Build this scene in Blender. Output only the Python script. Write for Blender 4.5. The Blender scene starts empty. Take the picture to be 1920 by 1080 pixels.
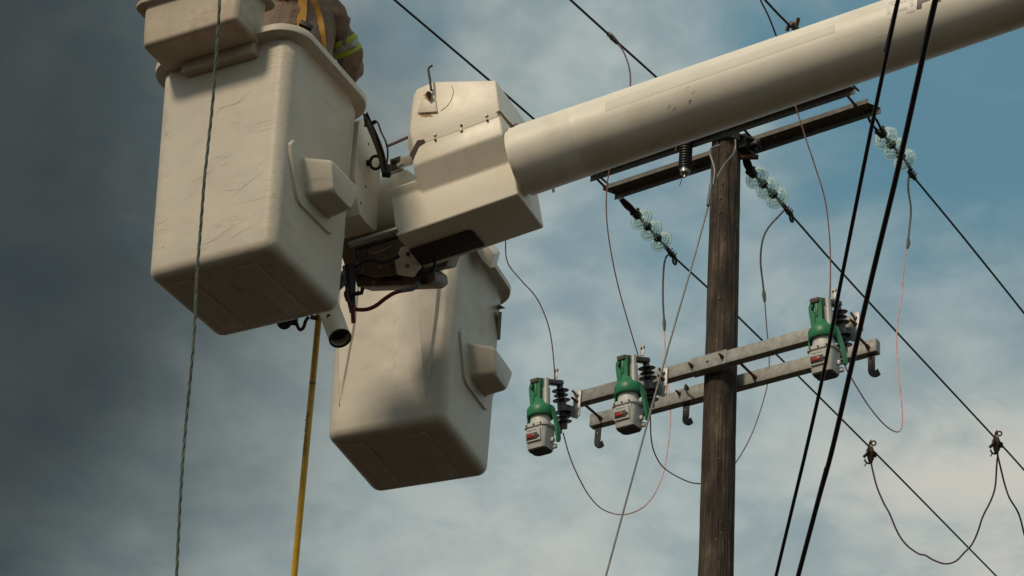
import bpy, bmesh, math, random
from mathutils import Vector, Matrix, Quaternion, noise
random.seed(7)
V = Vector
sc = bpy.context.scene
COL = sc.collection
# ------------------------------------------------------------------ camera
F = 4050.0
CAMLOC = V((0, 0, 1.6))
M = Matrix(((0.9948665949831328, -0.10119514902734641, 0.0),
            (-0.05605470257264042, -0.5510832447725817, -0.8325653894141982),
            (0.08425157865678048, 0.8282914940673094, -0.5539267752596768)))
cam = bpy.data.cameras.new('camera')
cam.lens = F / 1920 * 36
cam.sensor_width = 36
cam.clip_start = 0.1
cam.clip_end = 20000
cam_o = bpy.data.objects.new('camera', cam)
cam_o.matrix_world = Matrix.Translation(CAMLOC) @ M.to_4x4()
COL.objects.link(cam_o)
sc.camera = cam_o
# ------------------------------------------------------------------ light
SUN = V((-0.545, -0.62, 0.56)).normalized()      # direction towards the sun
elev = math.asin(SUN.z)
azim = math.atan2(SUN.x, SUN.y)
w = bpy.data.worlds.new('World')
sc.world = w
w.use_nodes = True
nt = w.node_tree
nt.nodes.clear()
def N(t, **k):
    n = nt.nodes.new(t)
    for a, b in k.items():
        setattr(n, a, b)
    return n
def mathn(op, a, b=None, clamp=False):
    n = N('ShaderNodeMath', operation=op, use_clamp=clamp)
    for i, x in enumerate((a, b)):
        if x is None: continue
        if isinstance(x, (int, float)): n.inputs[i].default_value = x
        else: nt.links.new(x, n.inputs[i])
    return n.outputs[0]
def rampn(fac, lo, hi, smooth=True):
    n = N('ShaderNodeMapRange', interpolation_type='SMOOTHSTEP' if smooth else 'LINEAR')
    nt.links.new(fac, n.inputs[0])
    n.inputs[1].default_value = lo; n.inputs[2].default_value = hi
    return n.outputs[0]
def mixc(fac, a, b):
    n = N('ShaderNodeMix', data_type='RGBA')
    if isinstance(fac, (int, float)): n.inputs[0].default_value = fac
    else: nt.links.new(fac, n.inputs[0])
    for i, x in ((6, a), (7, b)):
        if isinstance(x, tuple): n.inputs[i].default_value = x + (1,)
        else: nt.links.new(x, n.inputs[i])
    return n.outputs[2]
tc = N('ShaderNodeTexCoord')
gen = tc.outputs['Generated']
sky = N('ShaderNodeTexSky', sky_type='NISHITA', sun_disc=False, sun_elevation=elev, sun_rotation=azim,
        altitude=200, air_density=1.0, dust_density=1.6, ozone_density=1.2)
def noisen(scale, detail, rough, off, stretch=(1, 1, 1), dist=0.0):
    mp = N('ShaderNodeMapping')
    mp.inputs['Location'].default_value = off
    mp.inputs['Scale'].default_value = stretch
    nt.links.new(gen, mp.inputs[0])
    n = N('ShaderNodeTexNoise')
    n.inputs['Scale'].default_value = scale
    n.inputs['Detail'].default_value = detail
    n.inputs['Roughness'].default_value = rough
    n.inputs['Distortion'].default_value = dist
    nt.links.new(mp.outputs[0], n.inputs['Vector'])
    return n.outputs[0]
def towards(u, v):
    return (M @ V(((u - 960) / F, -(v - 540) / F, -1))).normalized()
def bank(d, r0, r1, rag=1.1):
    """soft cap of the sky round direction d: 1 inside r0 degrees, 0 beyond r1, its edge ragged by noise"""
    n = N('ShaderNodeVectorMath', operation='DOT_PRODUCT')
    nt.links.new(gen, n.inputs[0])
    n.inputs[1].default_value = d
    ang = mathn('ARCCOSINE', mathn('MINIMUM', n.outputs['Value'], 0.99999))
    wob = mathn('MULTIPLY', mathn('SUBTRACT', RAG, 0.5), math.radians((r1 - r0) * rag))
    ang = mathn('ADD', ang, wob)
    return mathn('SUBTRACT', 1.0, rampn(ang, math.radians(r0), math.radians(r1)))
RAG = noisen(6.0, 5, 0.5, (2.3, 0.7, 5.1), (1, 1, 1.5), 0.3)
big = noisen(5.0, 9, 0.55, (4.4, 1.9, 0.35), (1, 1, 1.8), 0.5)
fine = noisen(13.0, 8, 0.56, (1.2, 7.9, 3.35), (1, 1, 1.7), 0.4)
wisp = noisen(40.0, 5, 0.5, (9.2, 3.9, 2.5), (1, 1, 1.6), 0.3)
# blue gap in the cloud cover at the upper right
gap = bank(towards(1780, 190), 1.0, 8.0)
gap2 = mathn('MULTIPLY', bank(towards(1250, 430), 0.5, 5.2), 0.45)
gap3 = mathn('MULTIPLY', bank(towards(740, 60), 0.3, 2.6), 0.6)
gp = mathn('MAXIMUM', mathn('MAXIMUM', gap, gap2), gap3)
cover = mathn('ADD', mathn('MULTIPLY', big, 1.3), mathn('MULTIPLY', fine, 0.55))
cover = mathn('SUBTRACT', cover, mathn('MULTIPLY', gp, 0.74))
cover = rampn(cover, 0.15, 0.92)
# colours of cloud (radiance; the Background strength scales them)
veil = mathn('ADD', mathn('MULTIPLY', fine, 0.6), mathn('MULTIPLY', wisp, 0.4))
grey = mixc(rampn(veil, 0.38, 0.62), (6.1, 7.5, 7.7), (8.3, 9.6, 9.4))
glow = mathn('MAXIMUM', bank(towards(1800, 860), 0.8, 7.5), mathn('MULTIPLY', bank(towards(1000, 1120), 0.5, 7.0), 0.62))
bright = mathn('MULTIPLY', mathn('MULTIPLY', glow, rampn(big, 0.34, 0.60)), rampn(fine, 0.28, 0.56))
grey = mixc(bright, grey, (11.4, 11.3, 10.2))
skyc = mixc(0.80, sky.outputs[0], (2.6, 5.7, 7.3))
c = mixc(cover, skyc, grey)
# made-up dark bank, added to darken the left of the sky
left_dark = bank(towards(-900, 300), 13.0, 26.5, 0.55)
left_darkc = mixc(rampn(veil, 0.25, 0.75), (0.62, 0.84, 0.92), (0.80, 1.04, 1.12))
c = mixc(mathn('MULTIPLY', left_dark, 0.96), c, left_darkc)
bg = N('ShaderNodeBackground')
bg.inputs[1].default_value = 0.10
nt.links.new(c, bg.inputs[0])
wo = N('ShaderNodeOutputWorld')
nt.links.new(bg.outputs[0], wo.inputs[0])
sun = bpy.data.lights.new('sun', 'SUN')
sun.energy = 4.2
sun.angle = math.radians(10)
sun.color = (1.0, 0.83, 0.62)
sun_o = bpy.data.objects.new('sun', sun)
sun_o.rotation_euler = SUN.to_track_quat('Z', 'Y').to_euler()
sun_o.location = (-6, -6, 12)
COL.objects.link(sun_o)
sc.view_settings.view_transform = 'Standard'
sc.view_settings.look = 'None'
sc.view_settings.gamma = 1
sc.view_settings.use_curve_mapping = False
sc.view_settings.exposure = -1.05
sc.cycles.max_bounces = 12
sc.cycles.transmission_bounces = 12

# ------------------------------------------------------------------ pixel -> place
def ray(u, v):
    return M @ V(((u - 960) / F, -(v - 540) / F, -1))
def P(u, v, d):
    return CAMLOC + ray(u, v) * d
def onplane(u, v, p0, n):
    r = ray(u, v)
    return CAMLOC + r * ((p0 - CAMLOC).dot(n) / r.dot(n))
def C2W(x, y, z):
    return M @ V((x, y, z))

# ------------------------------------------------------------------ materials
MATS = {}
def mat(name, col, rough=0.5, metal=0.0, var=0.12, scale=6.0, dirt=None, dirt_amt=0.0, dirt_scale=18.0, stretch=(1, 1, 1),
        bump=0.05, bump_scale=60.0, scratch=0.0, coat=0.0, speck=0.0, edge=None, dist=0.001):
    if name in MATS: return MATS[name]
    m = bpy.data.materials.new(name)
    MATS[name] = m
    m.use_nodes = True
    t = m.node_tree; t.nodes.clear()
    L = t.links.new
    o = t.nodes.new('ShaderNodeOutputMaterial'); b = t.nodes.new('ShaderNodeBsdfPrincipled')
    L(b.outputs[0], o.inputs[0])
    b.inputs['Roughness'].default_value = rough
    b.inputs['Metallic'].default_value = metal
    if coat: b.inputs['Coat Weight'].default_value = coat; b.inputs['Coat Roughness'].default_value = 0.25
    tcn = t.nodes.new('ShaderNodeTexCoord'); mp = t.nodes.new('ShaderNodeMapping')
    mp.inputs['Scale'].default_value = stretch
    L(tcn.outputs['Object'], mp.inputs[0])
    def nz(s, d=5, r=0.6, vec=None):
        n = t.nodes.new('ShaderNodeTexNoise'); n.inputs['Scale'].default_value = s
        n.inputs['Detail'].default_value = d; n.inputs['Roughness'].default_value = r
        L(vec or mp.outputs[0], n.inputs['Vector']); return n.outputs[0]
    def mr(f, a, bb, c0=0.0, c1=1.0):
        n = t.nodes.new('ShaderNodeMapRange'); L(f, n.inputs[0])
        n.inputs[1].default_value = a; n.inputs[2].default_value = bb; n.inputs[3].default_value = c0; n.inputs[4].default_value = c1
        return n.outputs[0]
    def mx(f, a, bb):
        n = t.nodes.new('ShaderNodeMix'); n.data_type = 'RGBA'
        if isinstance(f, float): n.inputs[0].default_value = f
        else: L(f, n.inputs[0])
        for i, x in ((6, a), (7, bb)):
            if isinstance(x, tuple): n.inputs[i].default_value = x + (1,)
            else: L(x, n.inputs[i])
        return n.outputs[2]
    def ma(op, a, bb=0.0):
        n = t.nodes.new('ShaderNodeMath'); n.operation = op
        for i, x in enumerate((a, bb)):
            if isinstance(x, (int, float)): n.inputs[i].default_value = x
            else: L(x, n.inputs[i])
        return n.outputs[0]
    lo = tuple(max(0, x * (1 - var)) for x in col); hi = tuple(min(1, x * (1 + var)) for x in col)
    c = mx(mr(nz(scale), 0.3, 0.7), lo, hi)
    if dirt:
        f = mr(nz(dirt_scale, 8, 0.7), 0.5, 0.78, 0.0, dirt_amt)
        c = mx(f, c, dirt)
    if speck:
        sp = mr(nz(130.0, 3, 0.6), 0.70, 0.76, 0.0, speck)
        c = mx(sp, c, tuple(x * 0.35 for x in (0.8, 0.6, 0.45)))
    if scratch:
        m2 = t.nodes.new('ShaderNodeMapping'); m2.inputs['Scale'].default_value = (5, 5, 110); m2.inputs['Rotation'].default_value = (0.2, 0.22, 0.3)
        L(tcn.outputs['Object'], m2.inputs[0])
        s1 = mr(nz(1.0, 4, 0.65, m2.outputs[0]), 0.58, 0.66, 0.0, 1.0)
        s2 = mr(nz(2.2, 3, 0.5), 0.36, 0.58, 0.0, scratch)
        c = mx(ma('MULTIPLY', s1, s2), c, (0.26, 0.17, 0.11))
        m3 = t.nodes.new('ShaderNodeMapping'); m3.inputs['Scale'].default_value = (9, 9, 260); m3.inputs['Rotation'].default_value = (0.9, -0.5, 1.1)
        L(tcn.outputs['Object'], m3.inputs[0])
        s3 = mr(nz(1.0, 3, 0.6, m3.outputs[0]), 0.62, 0.69, 0.0, 1.0)
        c = mx(ma('MULTIPLY', s3, ma('MULTIPLY', s2, 0.5)), c, (0.22, 0.16, 0.12))
    if edge:    # worn corner: brown rub marks close to the vertical edge x = +ex, y = -ey (object space)
        sx = t.nodes.new('ShaderNodeSeparateXYZ'); L(tcn.outputs['Object'], sx.inputs[0])
        k = ma('ADD', 1.0, ma('MULTIPLY', sx.outputs[2], edge[2]))
        dx = ma('SUBTRACT', sx.outputs[0], ma('MULTIPLY', k, edge[0])); dy = ma('ADD', sx.outputs[1], ma('MULTIPLY', k, edge[1]))
        dd = ma('SQRT', ma('ADD', ma('MULTIPLY', dx, dx), ma('MULTIPLY', dy, dy)))
        near = ma('MULTIPLY', mr(dd, 0.030, 0.075, 1.0, 0.0), mr(nz(3.0, 3, 0.5), 0.36, 0.60, 0.4, 1.0))
        m4 = t.nodes.new('ShaderNodeMapping'); m4.inputs['Scale'].default_value = (1, 1, 2.2)
        L(tcn.outputs['Object'], m4.inputs[0])
        g = mr(nz(75.0, 8, 0.75, m4.outputs[0]), 0.50, 0.64, 0.0, 0.6)
        c = mx(ma('MULTIPLY', near, g), c, (0.30, 0.16, 0.085))
    L(c, b.inputs['Base Color'])
    rr = mr(nz(scale * 2.3), 0.25, 0.75, max(0.05, rough - 0.04), min(1, rough + 0.06))
    L(rr, b.inputs['Roughness'])
    if bump:
        bn = t.nodes.new('ShaderNodeBump'); bn.inputs['Strength'].default_value = bump; bn.inputs['Distance'].default_value = dist
        L(nz(bump_scale, 5, 0.6), bn.inputs['Height']); L(bn.outputs[0], b.inputs['Normal'])
    return m
FIB = (0.78, 0.71, 0.59)
m_b1 = mat('worn_fibreglass', (0.56, 0.505, 0.415), 0.5, var=0.07, dirt=(0.34, 0.24, 0.15), dirt_amt=0.35, dirt_scale=5, scratch=0.38, speck=0.6, bump=0.25, bump_scale=350, dist=0.0006, edge=(0.275, 0.26, 0.072))
m_b2 = mat('stained_fibreglass', (0.50, 0.455, 0.375), 0.45, var=0.10, dirt=(0.34, 0.25, 0.18), dirt_amt=0.3, dirt_scale=3.5, scratch=0.22, speck=0.4, bump=0.2, bump_scale=350, dist=0.0006)
m_fib = mat('cream_fibreglass', FIB, 0.40, var=0.06, dirt=(0.36, 0.25, 0.15), dirt_amt=0.35, dirt_scale=6, scratch=0.25, speck=0.5, bump=0.2, bump_scale=350, dist=0.0006)
m_boom = mat('boom_gelcoat', (0.84, 0.785, 0.67), 0.48, var=0.05, dirt=(0.40, 0.29, 0.18), dirt_amt=0.32, dirt_scale=4, scratch=0.18, speck=0.5, bump=0.15, bump_scale=350, dist=0.0005)
m_tray = mat('grimy_fibreglass', (0.46, 0.385, 0.285), 0.55, var=0.14, dirt=(0.22, 0.13, 0.07), dirt_amt=0.7, dirt_scale=7, scratch=0.3, speck=0.7, bump=0.05)
m_band = mat('boom_sticker', (0.74, 0.70, 0.61), 0.6, var=0.04, bump=0)
m_silver = mat('silver_lettering', (0.80, 0.78, 0.72), 0.7, metal=0.0, var=0.15, scale=20, bump=0)
m_dark = mat('dark_lettering', (0.07, 0.065, 0.055), 0.5, bump=0)
m_black = mat('black_steel', (0.012, 0.011, 0.010), 0.5, metal=0.2, var=0.3, dirt=(0.05, 0.025, 0.012), dirt_amt=0.6)
m_shade = mat('recess_shade', (0.045, 0.028, 0.018), 0.8, var=0.4, scale=14, bump=0)  # dark colour that paints the shade inside slots, gaps and holes
m_rust = mat('rusty_steel', (0.13, 0.06, 0.03), 0.8, metal=0.1, var=0.4, scale=25, dirt=(0.03, 0.02, 0.015), dirt_amt=0.8, bump=0.3)
m_brown = mat('greasy_painted_steel', (0.16, 0.11, 0.07), 0.6, var=0.35, scale=12, dirt=(0.03, 0.018, 0.012), dirt_amt=0.9, dirt_scale=9, bump=0.15)
m_steel = mat('grey_rod', (0.34, 0.33, 0.31), 0.35, metal=0.7, var=0.15)
m_galv = mat('galvanised_steel', (0.27, 0.27, 0.25), 0.6, metal=0.25, var=0.28, scale=22, dirt=(0.20, 0.12, 0.06), dirt_amt=0.35, dirt_scale=4, speck=0.5, bump=0.06)
m_galvd = mat('weathered_angle_iron', (0.125, 0.118, 0.10), 0.7, metal=0.2, var=0.3, scale=18, dirt=(0.09, 0.05, 0.03), dirt_amt=0.6, dirt_scale=8, bump=0.08)
m_plate = mat('bright_galvanised_plate', (0.42, 0.42, 0.40), 0.5, metal=0.4, var=0.12, scale=30)
m_cast = mat('grey_cast_housing', (0.56, 0.55, 0.51), 0.42, var=0.07, scale=20, bump=0.02)
m_castd = mat('dark_base_plate', (0.035, 0.032, 0.027), 0.6, var=0.3, scale=30)
m_green = mat('green_moulded_plastic', (0.018, 0.185, 0.075), 0.42, var=0.12, scale=15, bump=0.02)
m_red = mat('red_display', (0.30, 0.012, 0.01), 0.3, var=0.1)
m_teal = mat('teal_print', (0.03, 0.20, 0.17), 0.5)
m_rubber = mat('black_silicone', (0.014, 0.015, 0.015), 0.45, var=0.2)
m_core = mat('grey_insulator_core', (0.12, 0.125, 0.125), 0.5)
m_copper = mat('brown_contact', (0.22, 0.09, 0.045), 0.5, metal=0.4, var=0.3, scale=40)
m_cap = mat('insulator_cap', (0.04, 0.04, 0.038), 0.6, metal=0.2, var=0.3)
m_green_wire = mat('dark_green_conductor', (0.005, 0.032, 0.015), 0.5)
m_blk_wire = mat('black_cable_sheath', (0.009, 0.006, 0.005), 0.4, var=0.4, scale=9)
m_pink = mat('pinkish_wire', (0.62, 0.31, 0.27), 0.5, var=0.4, scale=14)
m_mauve = mat('dull_copper_wire', (0.13, 0.08, 0.075), 0.55, var=0.4, scale=10)
m_guy = mat('grey_stranded_wire', (0.17, 0.17, 0.16), 0.5, metal=0.4, var=0.25, scale=30)
m_rope = mat('grey_green_rope', (0.15, 0.18, 0.145), 0.8, var=0.35, scale=35, dirt=(0.04, 0.07, 0.045), dirt_amt=0.6)
m_yel = mat('yellow_fibreglass_pole', (0.66, 0.35, 0.010), 0.4, var=0.16, scale=14, dirt=(0.12, 0.07, 0.02), dirt_amt=0.55, dirt_scale=22, speck=0.9)
m_yend = mat('smudged_band', (0.16, 0.12, 0.06), 0.6)
m_hose = mat('red_hose', (0.14, 0.008, 0.008), 0.45, var=0.2)
m_web = mat('brown_webbing', (0.06, 0.038, 0.02), 0.85, var=0.4, scale=40, bump=0.2)
m_shirt = mat('tan_work_shirt', (0.20, 0.14, 0.10), 0.9, var=0.16, scale=9, dirt=(0.10, 0.065, 0.045), dirt_amt=0.4, bump=0.8, bump_scale=11, stretch=(1.6, 1.6, 0.6), dist=0.03)
m_strap = mat('ochre_webbing', (0.46, 0.24, 0.045), 0.85, var=0.16, scale=60, bump=0.25, bump_scale=400)
m_hiv = mat('lime_reflective_band', (0.33, 0.39, 0.02), 0.6, var=0.08)
m_refl = mat('grey_reflective_strip', (0.30, 0.31, 0.28), 0.35, metal=0.3)
m_skin = mat('skin', (0.28, 0.14, 0.09), 0.55, var=0.08)
m_hair = mat('dark_hair', (0.015, 0.011, 0.009), 0.6)
m_trs = mat('navy_trousers', (0.03, 0.035, 0.05), 0.9)
m_ground = mat('ground_soil', (0.038, 0.024, 0.013), 0.95, var=0.35, scale=0.3, dirt=(0.025, 0.03, 0.012), dirt_amt=0.9, dirt_scale=0.12, bump=0.2, bump_scale=6)
def pole_material():
    m = bpy.data.materials.new('weathered_pole_timber'); m.use_nodes = True
    t = m.node_tree; b = t.nodes['Principled BSDF']; L = t.links.new
    tcn = t.nodes.new('ShaderNodeTexCoord')
    def nz(s, st, d=7, r=0.65):
        mp = t.nodes.new('ShaderNodeMapping'); mp.inputs['Scale'].default_value = st; L(tcn.outputs['Object'], mp.inputs[0])
        n = t.nodes.new('ShaderNodeTexNoise'); n.inputs['Scale'].default_value = s; n.inputs['Detail'].default_value = d
        n.inputs['Roughness'].default_value = r; L(mp.outputs[0], n.inputs[0]); return n.outputs[0]
    def ramp(f, stops):
        r = t.nodes.new('ShaderNodeValToRGB'); L(f, r.inputs[0]); e = r.color_ramp.elements
        e[0].position, e[0].color = stops[0][0], stops[0][1] + (1,); e[1].position, e[1].color = stops[-1][0], stops[-1][1] + (1,)
        for p, c in stops[1:-1]:
            x = e.new(p); x.color = c + (1,)
        return r.outputs[0]
    base = ramp(nz(8, (1.3, 1.3, 0.35)), [(0.30, (0.012, 0.008, 0.005)), (0.44, (0.040, 0.026, 0.017)), (0.56, (0.075, 0.052, 0.035)), (0.70, (0.19, 0.145, 0.10))])
    streak = ramp(nz(26, (2.6, 2.6, 0.05)), [(0.36, (0.45, 0.42, 0.4)), (0.5, (0.85, 0.85, 0.85)), (0.68, (1.45, 1.4, 1.35))])
    mm = t.nodes.new('ShaderNodeMix'); mm.data_type = 'RGBA'; mm.blend_type = 'MULTIPLY'; mm.inputs[0].default_value = 1
    L(base, mm.inputs[6]); L(streak, mm.inputs[7])
    spot = ramp(nz(60, (1, 1, 0.6), 3, 0.5), [(0.68, (0, 0, 0)), (0.74, (1, 1, 1))])
    m2 = t.nodes.new('ShaderNodeMix'); m2.data_type = 'RGBA'; L(spot, m2.inputs[0]); L(mm.outputs[2], m2.inputs[6]); m2.inputs[7].default_value = (0.16, 0.13, 0.10, 1)
    L(m2.outputs[2], b.inputs['Base Color']); b.inputs['Roughness'].default_value = 0.85
    bn = t.nodes.new('ShaderNodeBump'); bn.inputs['Strength'].default_value = 0.9; bn.inputs['Distance'].default_value = 0.006
    L(nz(22, (2.6, 2.6, 0.10)), bn.inputs['Height']); L(bn.outputs[0], b.inputs['Normal'])
    return m
m_pole = pole_material()
def glass_material():
    m = bpy.data.materials.new('pale_green_glass'); m.use_nodes = True
    b = m.node_tree.nodes['Principled BSDF']
    b.inputs['Base Color'].default_value = (0.76, 0.89, 0.84, 1); b.inputs['Roughness'].default_value = 0.10
    b.inputs['Transmission Weight'].default_value = 0.82; b.inputs['IOR'].default_value = 1.18
    return m
m_glass = glass_material()

# ------------------------------------------------------------------ mesh helpers
def link(name, bm, material, parent=None, smooth=35, label=None):
    bmesh.ops.recalc_face_normals(bm, faces=bm.faces)
    if parent is not None and not getattr(bm, 'is_local', False) and parent.get('_w'):
        Wi = frame_of(parent).inverted()
        bmesh.ops.transform(bm, matrix=Wi, verts=bm.verts)
    me = bpy.data.meshes.new(name)
    bm.to_mesh(me); bm.free()
    me.materials.append(material)
    for p in me.polygons: p.use_smooth = True
    me.set_sharp_from_angle(angle=math.radians(smooth))
    o = bpy.data.objects.new(name, me)
    COL.objects.link(o)
    if parent is not None: o.parent = parent
    if label: o['label'] = label
    return o
FRAMES = {}
def frame_of(o):
    while o is not None:
        if o.name in FRAMES: return FRAMES[o.name]
        o = o.parent
    return Matrix.Identity(4)
def wl(name, bm, material, parent, smooth=35, label=None):
    """bm holds world coordinates: bring them into the frame of the thing they belong to"""
    bmesh.ops.transform(bm, matrix=frame_of(parent).inverted(), verts=bm.verts)
    return link(name, bm, material, parent, smooth, label)
def empty(name, mtx, label, cat, group=None):
    o = bpy.data.objects.new(name, None)
    o.empty_display_size = 0.1
    o.matrix_world = mtx
    COL.objects.link(o)
    o['label'] = label; o['category'] = cat
    if group: o['group'] = group
    FRAMES[o.name] = mtx.copy()
    return o
def tag(o, label, cat, group=None):
    o['label'] = label; o['category'] = cat
    if group: o['group'] = group
    return o
def frame(o, x, y, z):
    m = Matrix.Identity(4)
    for i, a in enumerate((x, y, z)):
        for j in range(3): m[j][i] = a[j]
    for j in range(3): m[j][3] = o[j]
    return m
def add_box(bm, lo, hi, bev=0.0, mtx=None, seg=2, taper=None):
    r = bmesh.ops.create_cube(bm, size=1)
    vs = r['verts']
    for v in vs:
        t = V((0 if v.co.x < 0 else 1, 0 if v.co.y < 0 else 1, 0 if v.co.z < 0 else 1))
        v.co = V([lo[i] + (hi[i] - lo[i]) * t[i] for i in range(3)])
        if taper and t.z == 1:
            cx, cy = (lo[0] + hi[0]) / 2, (lo[1] + hi[1]) / 2
            v.co.x = cx + (v.co.x - cx) * taper; v.co.y = cy + (v.co.y - cy) * taper
    if bev:
        es = list({e for v in vs for e in v.link_edges})
        g = bmesh.ops.bevel(bm, geom=es, offset=bev, segments=seg, affect='EDGES', profile=0.5)
        vs = list({v for f in g['faces'] for v in f.verts} | {v for v in vs if v.is_valid})
    if mtx is not None: bmesh.ops.transform(bm, matrix=mtx, verts=[v for v in vs if v.is_valid])
    return bm
def box(lo, hi, bev=0.0, mtx=None, seg=2, taper=None):
    return add_box(bmesh.new(), lo, hi, bev, mtx, seg, taper)
def perp_frame(t):
    a = V((0, 0, 1)) if abs(t.z) < 0.9 else V((1, 0, 0))
    x = t.cross(a).normalized()
    return x, t.cross(x).normalized()
def add_tube(bm, pts, r, n=8, cap=True, flat=None):
    pts = [V(p) for p in pts]
    rs = r if isinstance(r, (list, tuple)) else [r] * len(pts)
    rings = []
    prevx = None
    for i, p in enumerate(pts):
        t = (pts[min(i + 1, len(pts) - 1)] - pts[max(i - 1, 0)]).normalized()
        if prevx is None: x, y = perp_frame(t)
        else:
            x = (prevx - t * prevx.dot(t)).normalized(); y = t.cross(x).normalized()
        prevx = x
        fx, fy = flat if flat else (1, 1)
        rings.append([bm.verts.new(p + (x * math.cos(2 * math.pi * k / n) * fx + y * math.sin(2 * math.pi * k / n) * fy) * rs[i]) for k in range(n)])
    for a, b in zip(rings, rings[1:]):
        for k in range(n): bm.faces.new((a[k], a[(k + 1) % n], b[(k + 1) % n], b[k]))
    if cap:
        bm.faces.new(rings[0][::-1]); bm.faces.new(rings[-1])
    return bm
def tube(pts, r, n=8, **k): return add_tube(bmesh.new(), pts, r, n, **k)
def add_lathe(bm, prof, n=24, mtx=None, closed=False):
    """prof: (radius, z) pairs round local z"""
    rings = []
    for (r, z) in prof:
        if r < 1e-6: rings.append([bm.verts.new((0, 0, z))])
        else: rings.append([bm.verts.new((r * math.cos(2 * math.pi * k / n), r * math.sin(2 * math.pi * k / n), z)) for k in range(n)])
    pairs = list(zip(rings, rings[1:]))
    if closed: pairs.append((rings[-1], rings[0]))
    for a, b in pairs:
        if len(a) == 1 and len(b) == 1: continue
        for k in range(n):
            k2 = (k + 1) % n
            if len(a) == 1: bm.faces.new((a[0], b[k], b[k2]))
            elif len(b) == 1: bm.faces.new((a[k], b[0], a[k2]))
            else: bm.faces.new((a[k], b[k], b[k2], a[k2]))
    if mtx is not None: bmesh.ops.transform(bm, matrix=mtx, verts=[v for r in rings for v in r])
    return bm
def lathe(prof, n=24, mtx=None, closed=False): return add_lathe(bmesh.new(), prof, n, mtx, closed)
def cyl(p0, p1, r, n=16, bev=0.0):
    p0, p1 = V(p0), V(p1); L_ = (p1 - p0).length; t = (p1 - p0).normalized(); x, y = perp_frame(t)
    b = min(bev, r * 0.5)
    prof = [(0, 0), (r - b, 0), (r, b), (r, L_ - b), (r - b, L_), (0, L_)] if b else [(0, 0), (r, 0), (r, L_), (0, L_)]
    return lathe(prof, n, frame(p0, x, y, t))
def add_cyl(bm, p0, p1, r, n=12):
    p0, p1 = V(p0), V(p1); L_ = (p1 - p0).length; t = (p1 - p0).normalized(); x, y = perp_frame(t)
    return add_lathe(bm, [(0, 0), (r, 0), (r, L_), (0, L_)], n, frame(p0, x, y, t))
def prism(pts, ext, bev=0.0, seg=2, back=None):
    """closed polygon pts swept along vector ext"""
    bm = bmesh.new()
    a = [bm.verts.new(p) for p in pts]; b = [bm.verts.new(V(p) + ext) for p in (back or pts)]
    bm.faces.new(a); bm.faces.new(b[::-1]); n = len(a)
    for k in range(n): bm.faces.new((a[k], b[k], b[(k + 1) % n], a[(k + 1) % n]))
    bmesh.ops.recalc_face_normals(bm, faces=bm.faces)
    if bev: bmesh.ops.bevel(bm, geom=list(bm.edges), offset=bev, segments=seg, affect='EDGES', profile=0.5)
    return bm
def smoothpath(pts, n=6):
    pts = [V(p) for p in pts]
    q = [pts[0] * 2 - pts[1]] + pts + [pts[-1] * 2 - pts[-2]]
    out = []
    for i in range(1, len(q) - 2):
        for k in range(n):
            t = k / n
            out.append(0.5 * ((2 * q[i]) + (-q[i - 1] + q[i + 1]) * t + (2 * q[i - 1] - 5 * q[i] + 4 * q[i + 1] - q[i + 2]) * t * t + (-q[i - 1] + 3 * q[i] - 3 * q[i + 1] + q[i + 2]) * t ** 3))
    out.append(pts[-1])
    return out
def rrect(w_, l_, r, z, n=5):
    r = min(r, w_ / 2 - 1e-4, l_ / 2 - 1e-4); out = []
    for cx, cy, a0 in ((1, 1, 0), (-1, 1, 90), (-1, -1, 180), (1, -1, 270)):
        for k in range(n + 1):
            a = math.radians(a0 + 90 * k / n)
            out.append(V((cx * (w_ / 2 - r) + r * math.cos(a), cy * (l_ / 2 - r) + r * math.sin(a), z)))
    return out
def loft(rings, cap0=True, cap1=True, bm=None):
    bm = bm or bmesh.new()
    R = [[bm.verts.new(p) for p in r] for r in rings]; n = len(R[0])
    for a, b in zip(R, R[1:]):
        for k in range(n): bm.faces.new((a[k], a[(k + 1) % n], b[(k + 1) % n], b[k]))
    if cap0: bm.faces.new(R[0][::-1])
    if cap1: bm.faces.new(R[-1])
    return bm
def torus(c, ax, R_, r, n=20, m=8, sy=1.0):
    t = V(ax).normalized(); x, y = perp_frame(t)
    pts = [V(c) + (x * math.cos(2 * math.pi * k / n) + y * math.sin(2 * math.pi * k / n) * sy) * R_ for k in range(n)]
    bm = bmesh.new(); rings = []
    for k in range(n):
        rad = (pts[k] - V(c)).normalized()
        rings.append([bm.verts.new(pts[k] + (rad * math.cos(2 * math.pi * j / m) + t * math.sin(2 * math.pi * j / m)) * r) for j in range(m)])
    for k in range(n):
        a, b = rings[k], rings[(k + 1) % n]
        for j in range(m): bm.faces.new((a[j], a[(j + 1) % m], b[(j + 1) % m], b[j]))
    return bm
def bolt(name, p, ax, r, parent, material, h=0.6, shaft=0.0):
    bm = bmesh.new(); ax = V(ax).normalized()
    add_cyl(bm, V(p), V(p) + ax * r * h, r, 6)
    add_cyl(bm, V(p) + ax * r * h, V(p) + ax * (r * h + r * 0.5 + shaft), r * 0.55, 8)
    return wl(name, bm, material, parent)

# ------------------------------------------------------------------ ground
bm = bmesh.new(); bmesh.ops.create_grid(bm, x_segments=60, y_segments=60, size=3000)
for v in bm.verts:
    d = v.co.length
    v.co.z = noise.noise(v.co * 0.004) * 6 * min(1, max(0, (d - 150) / 600))
g = link('ground', bm, m_ground); g['kind'] = 'structure'

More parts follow.
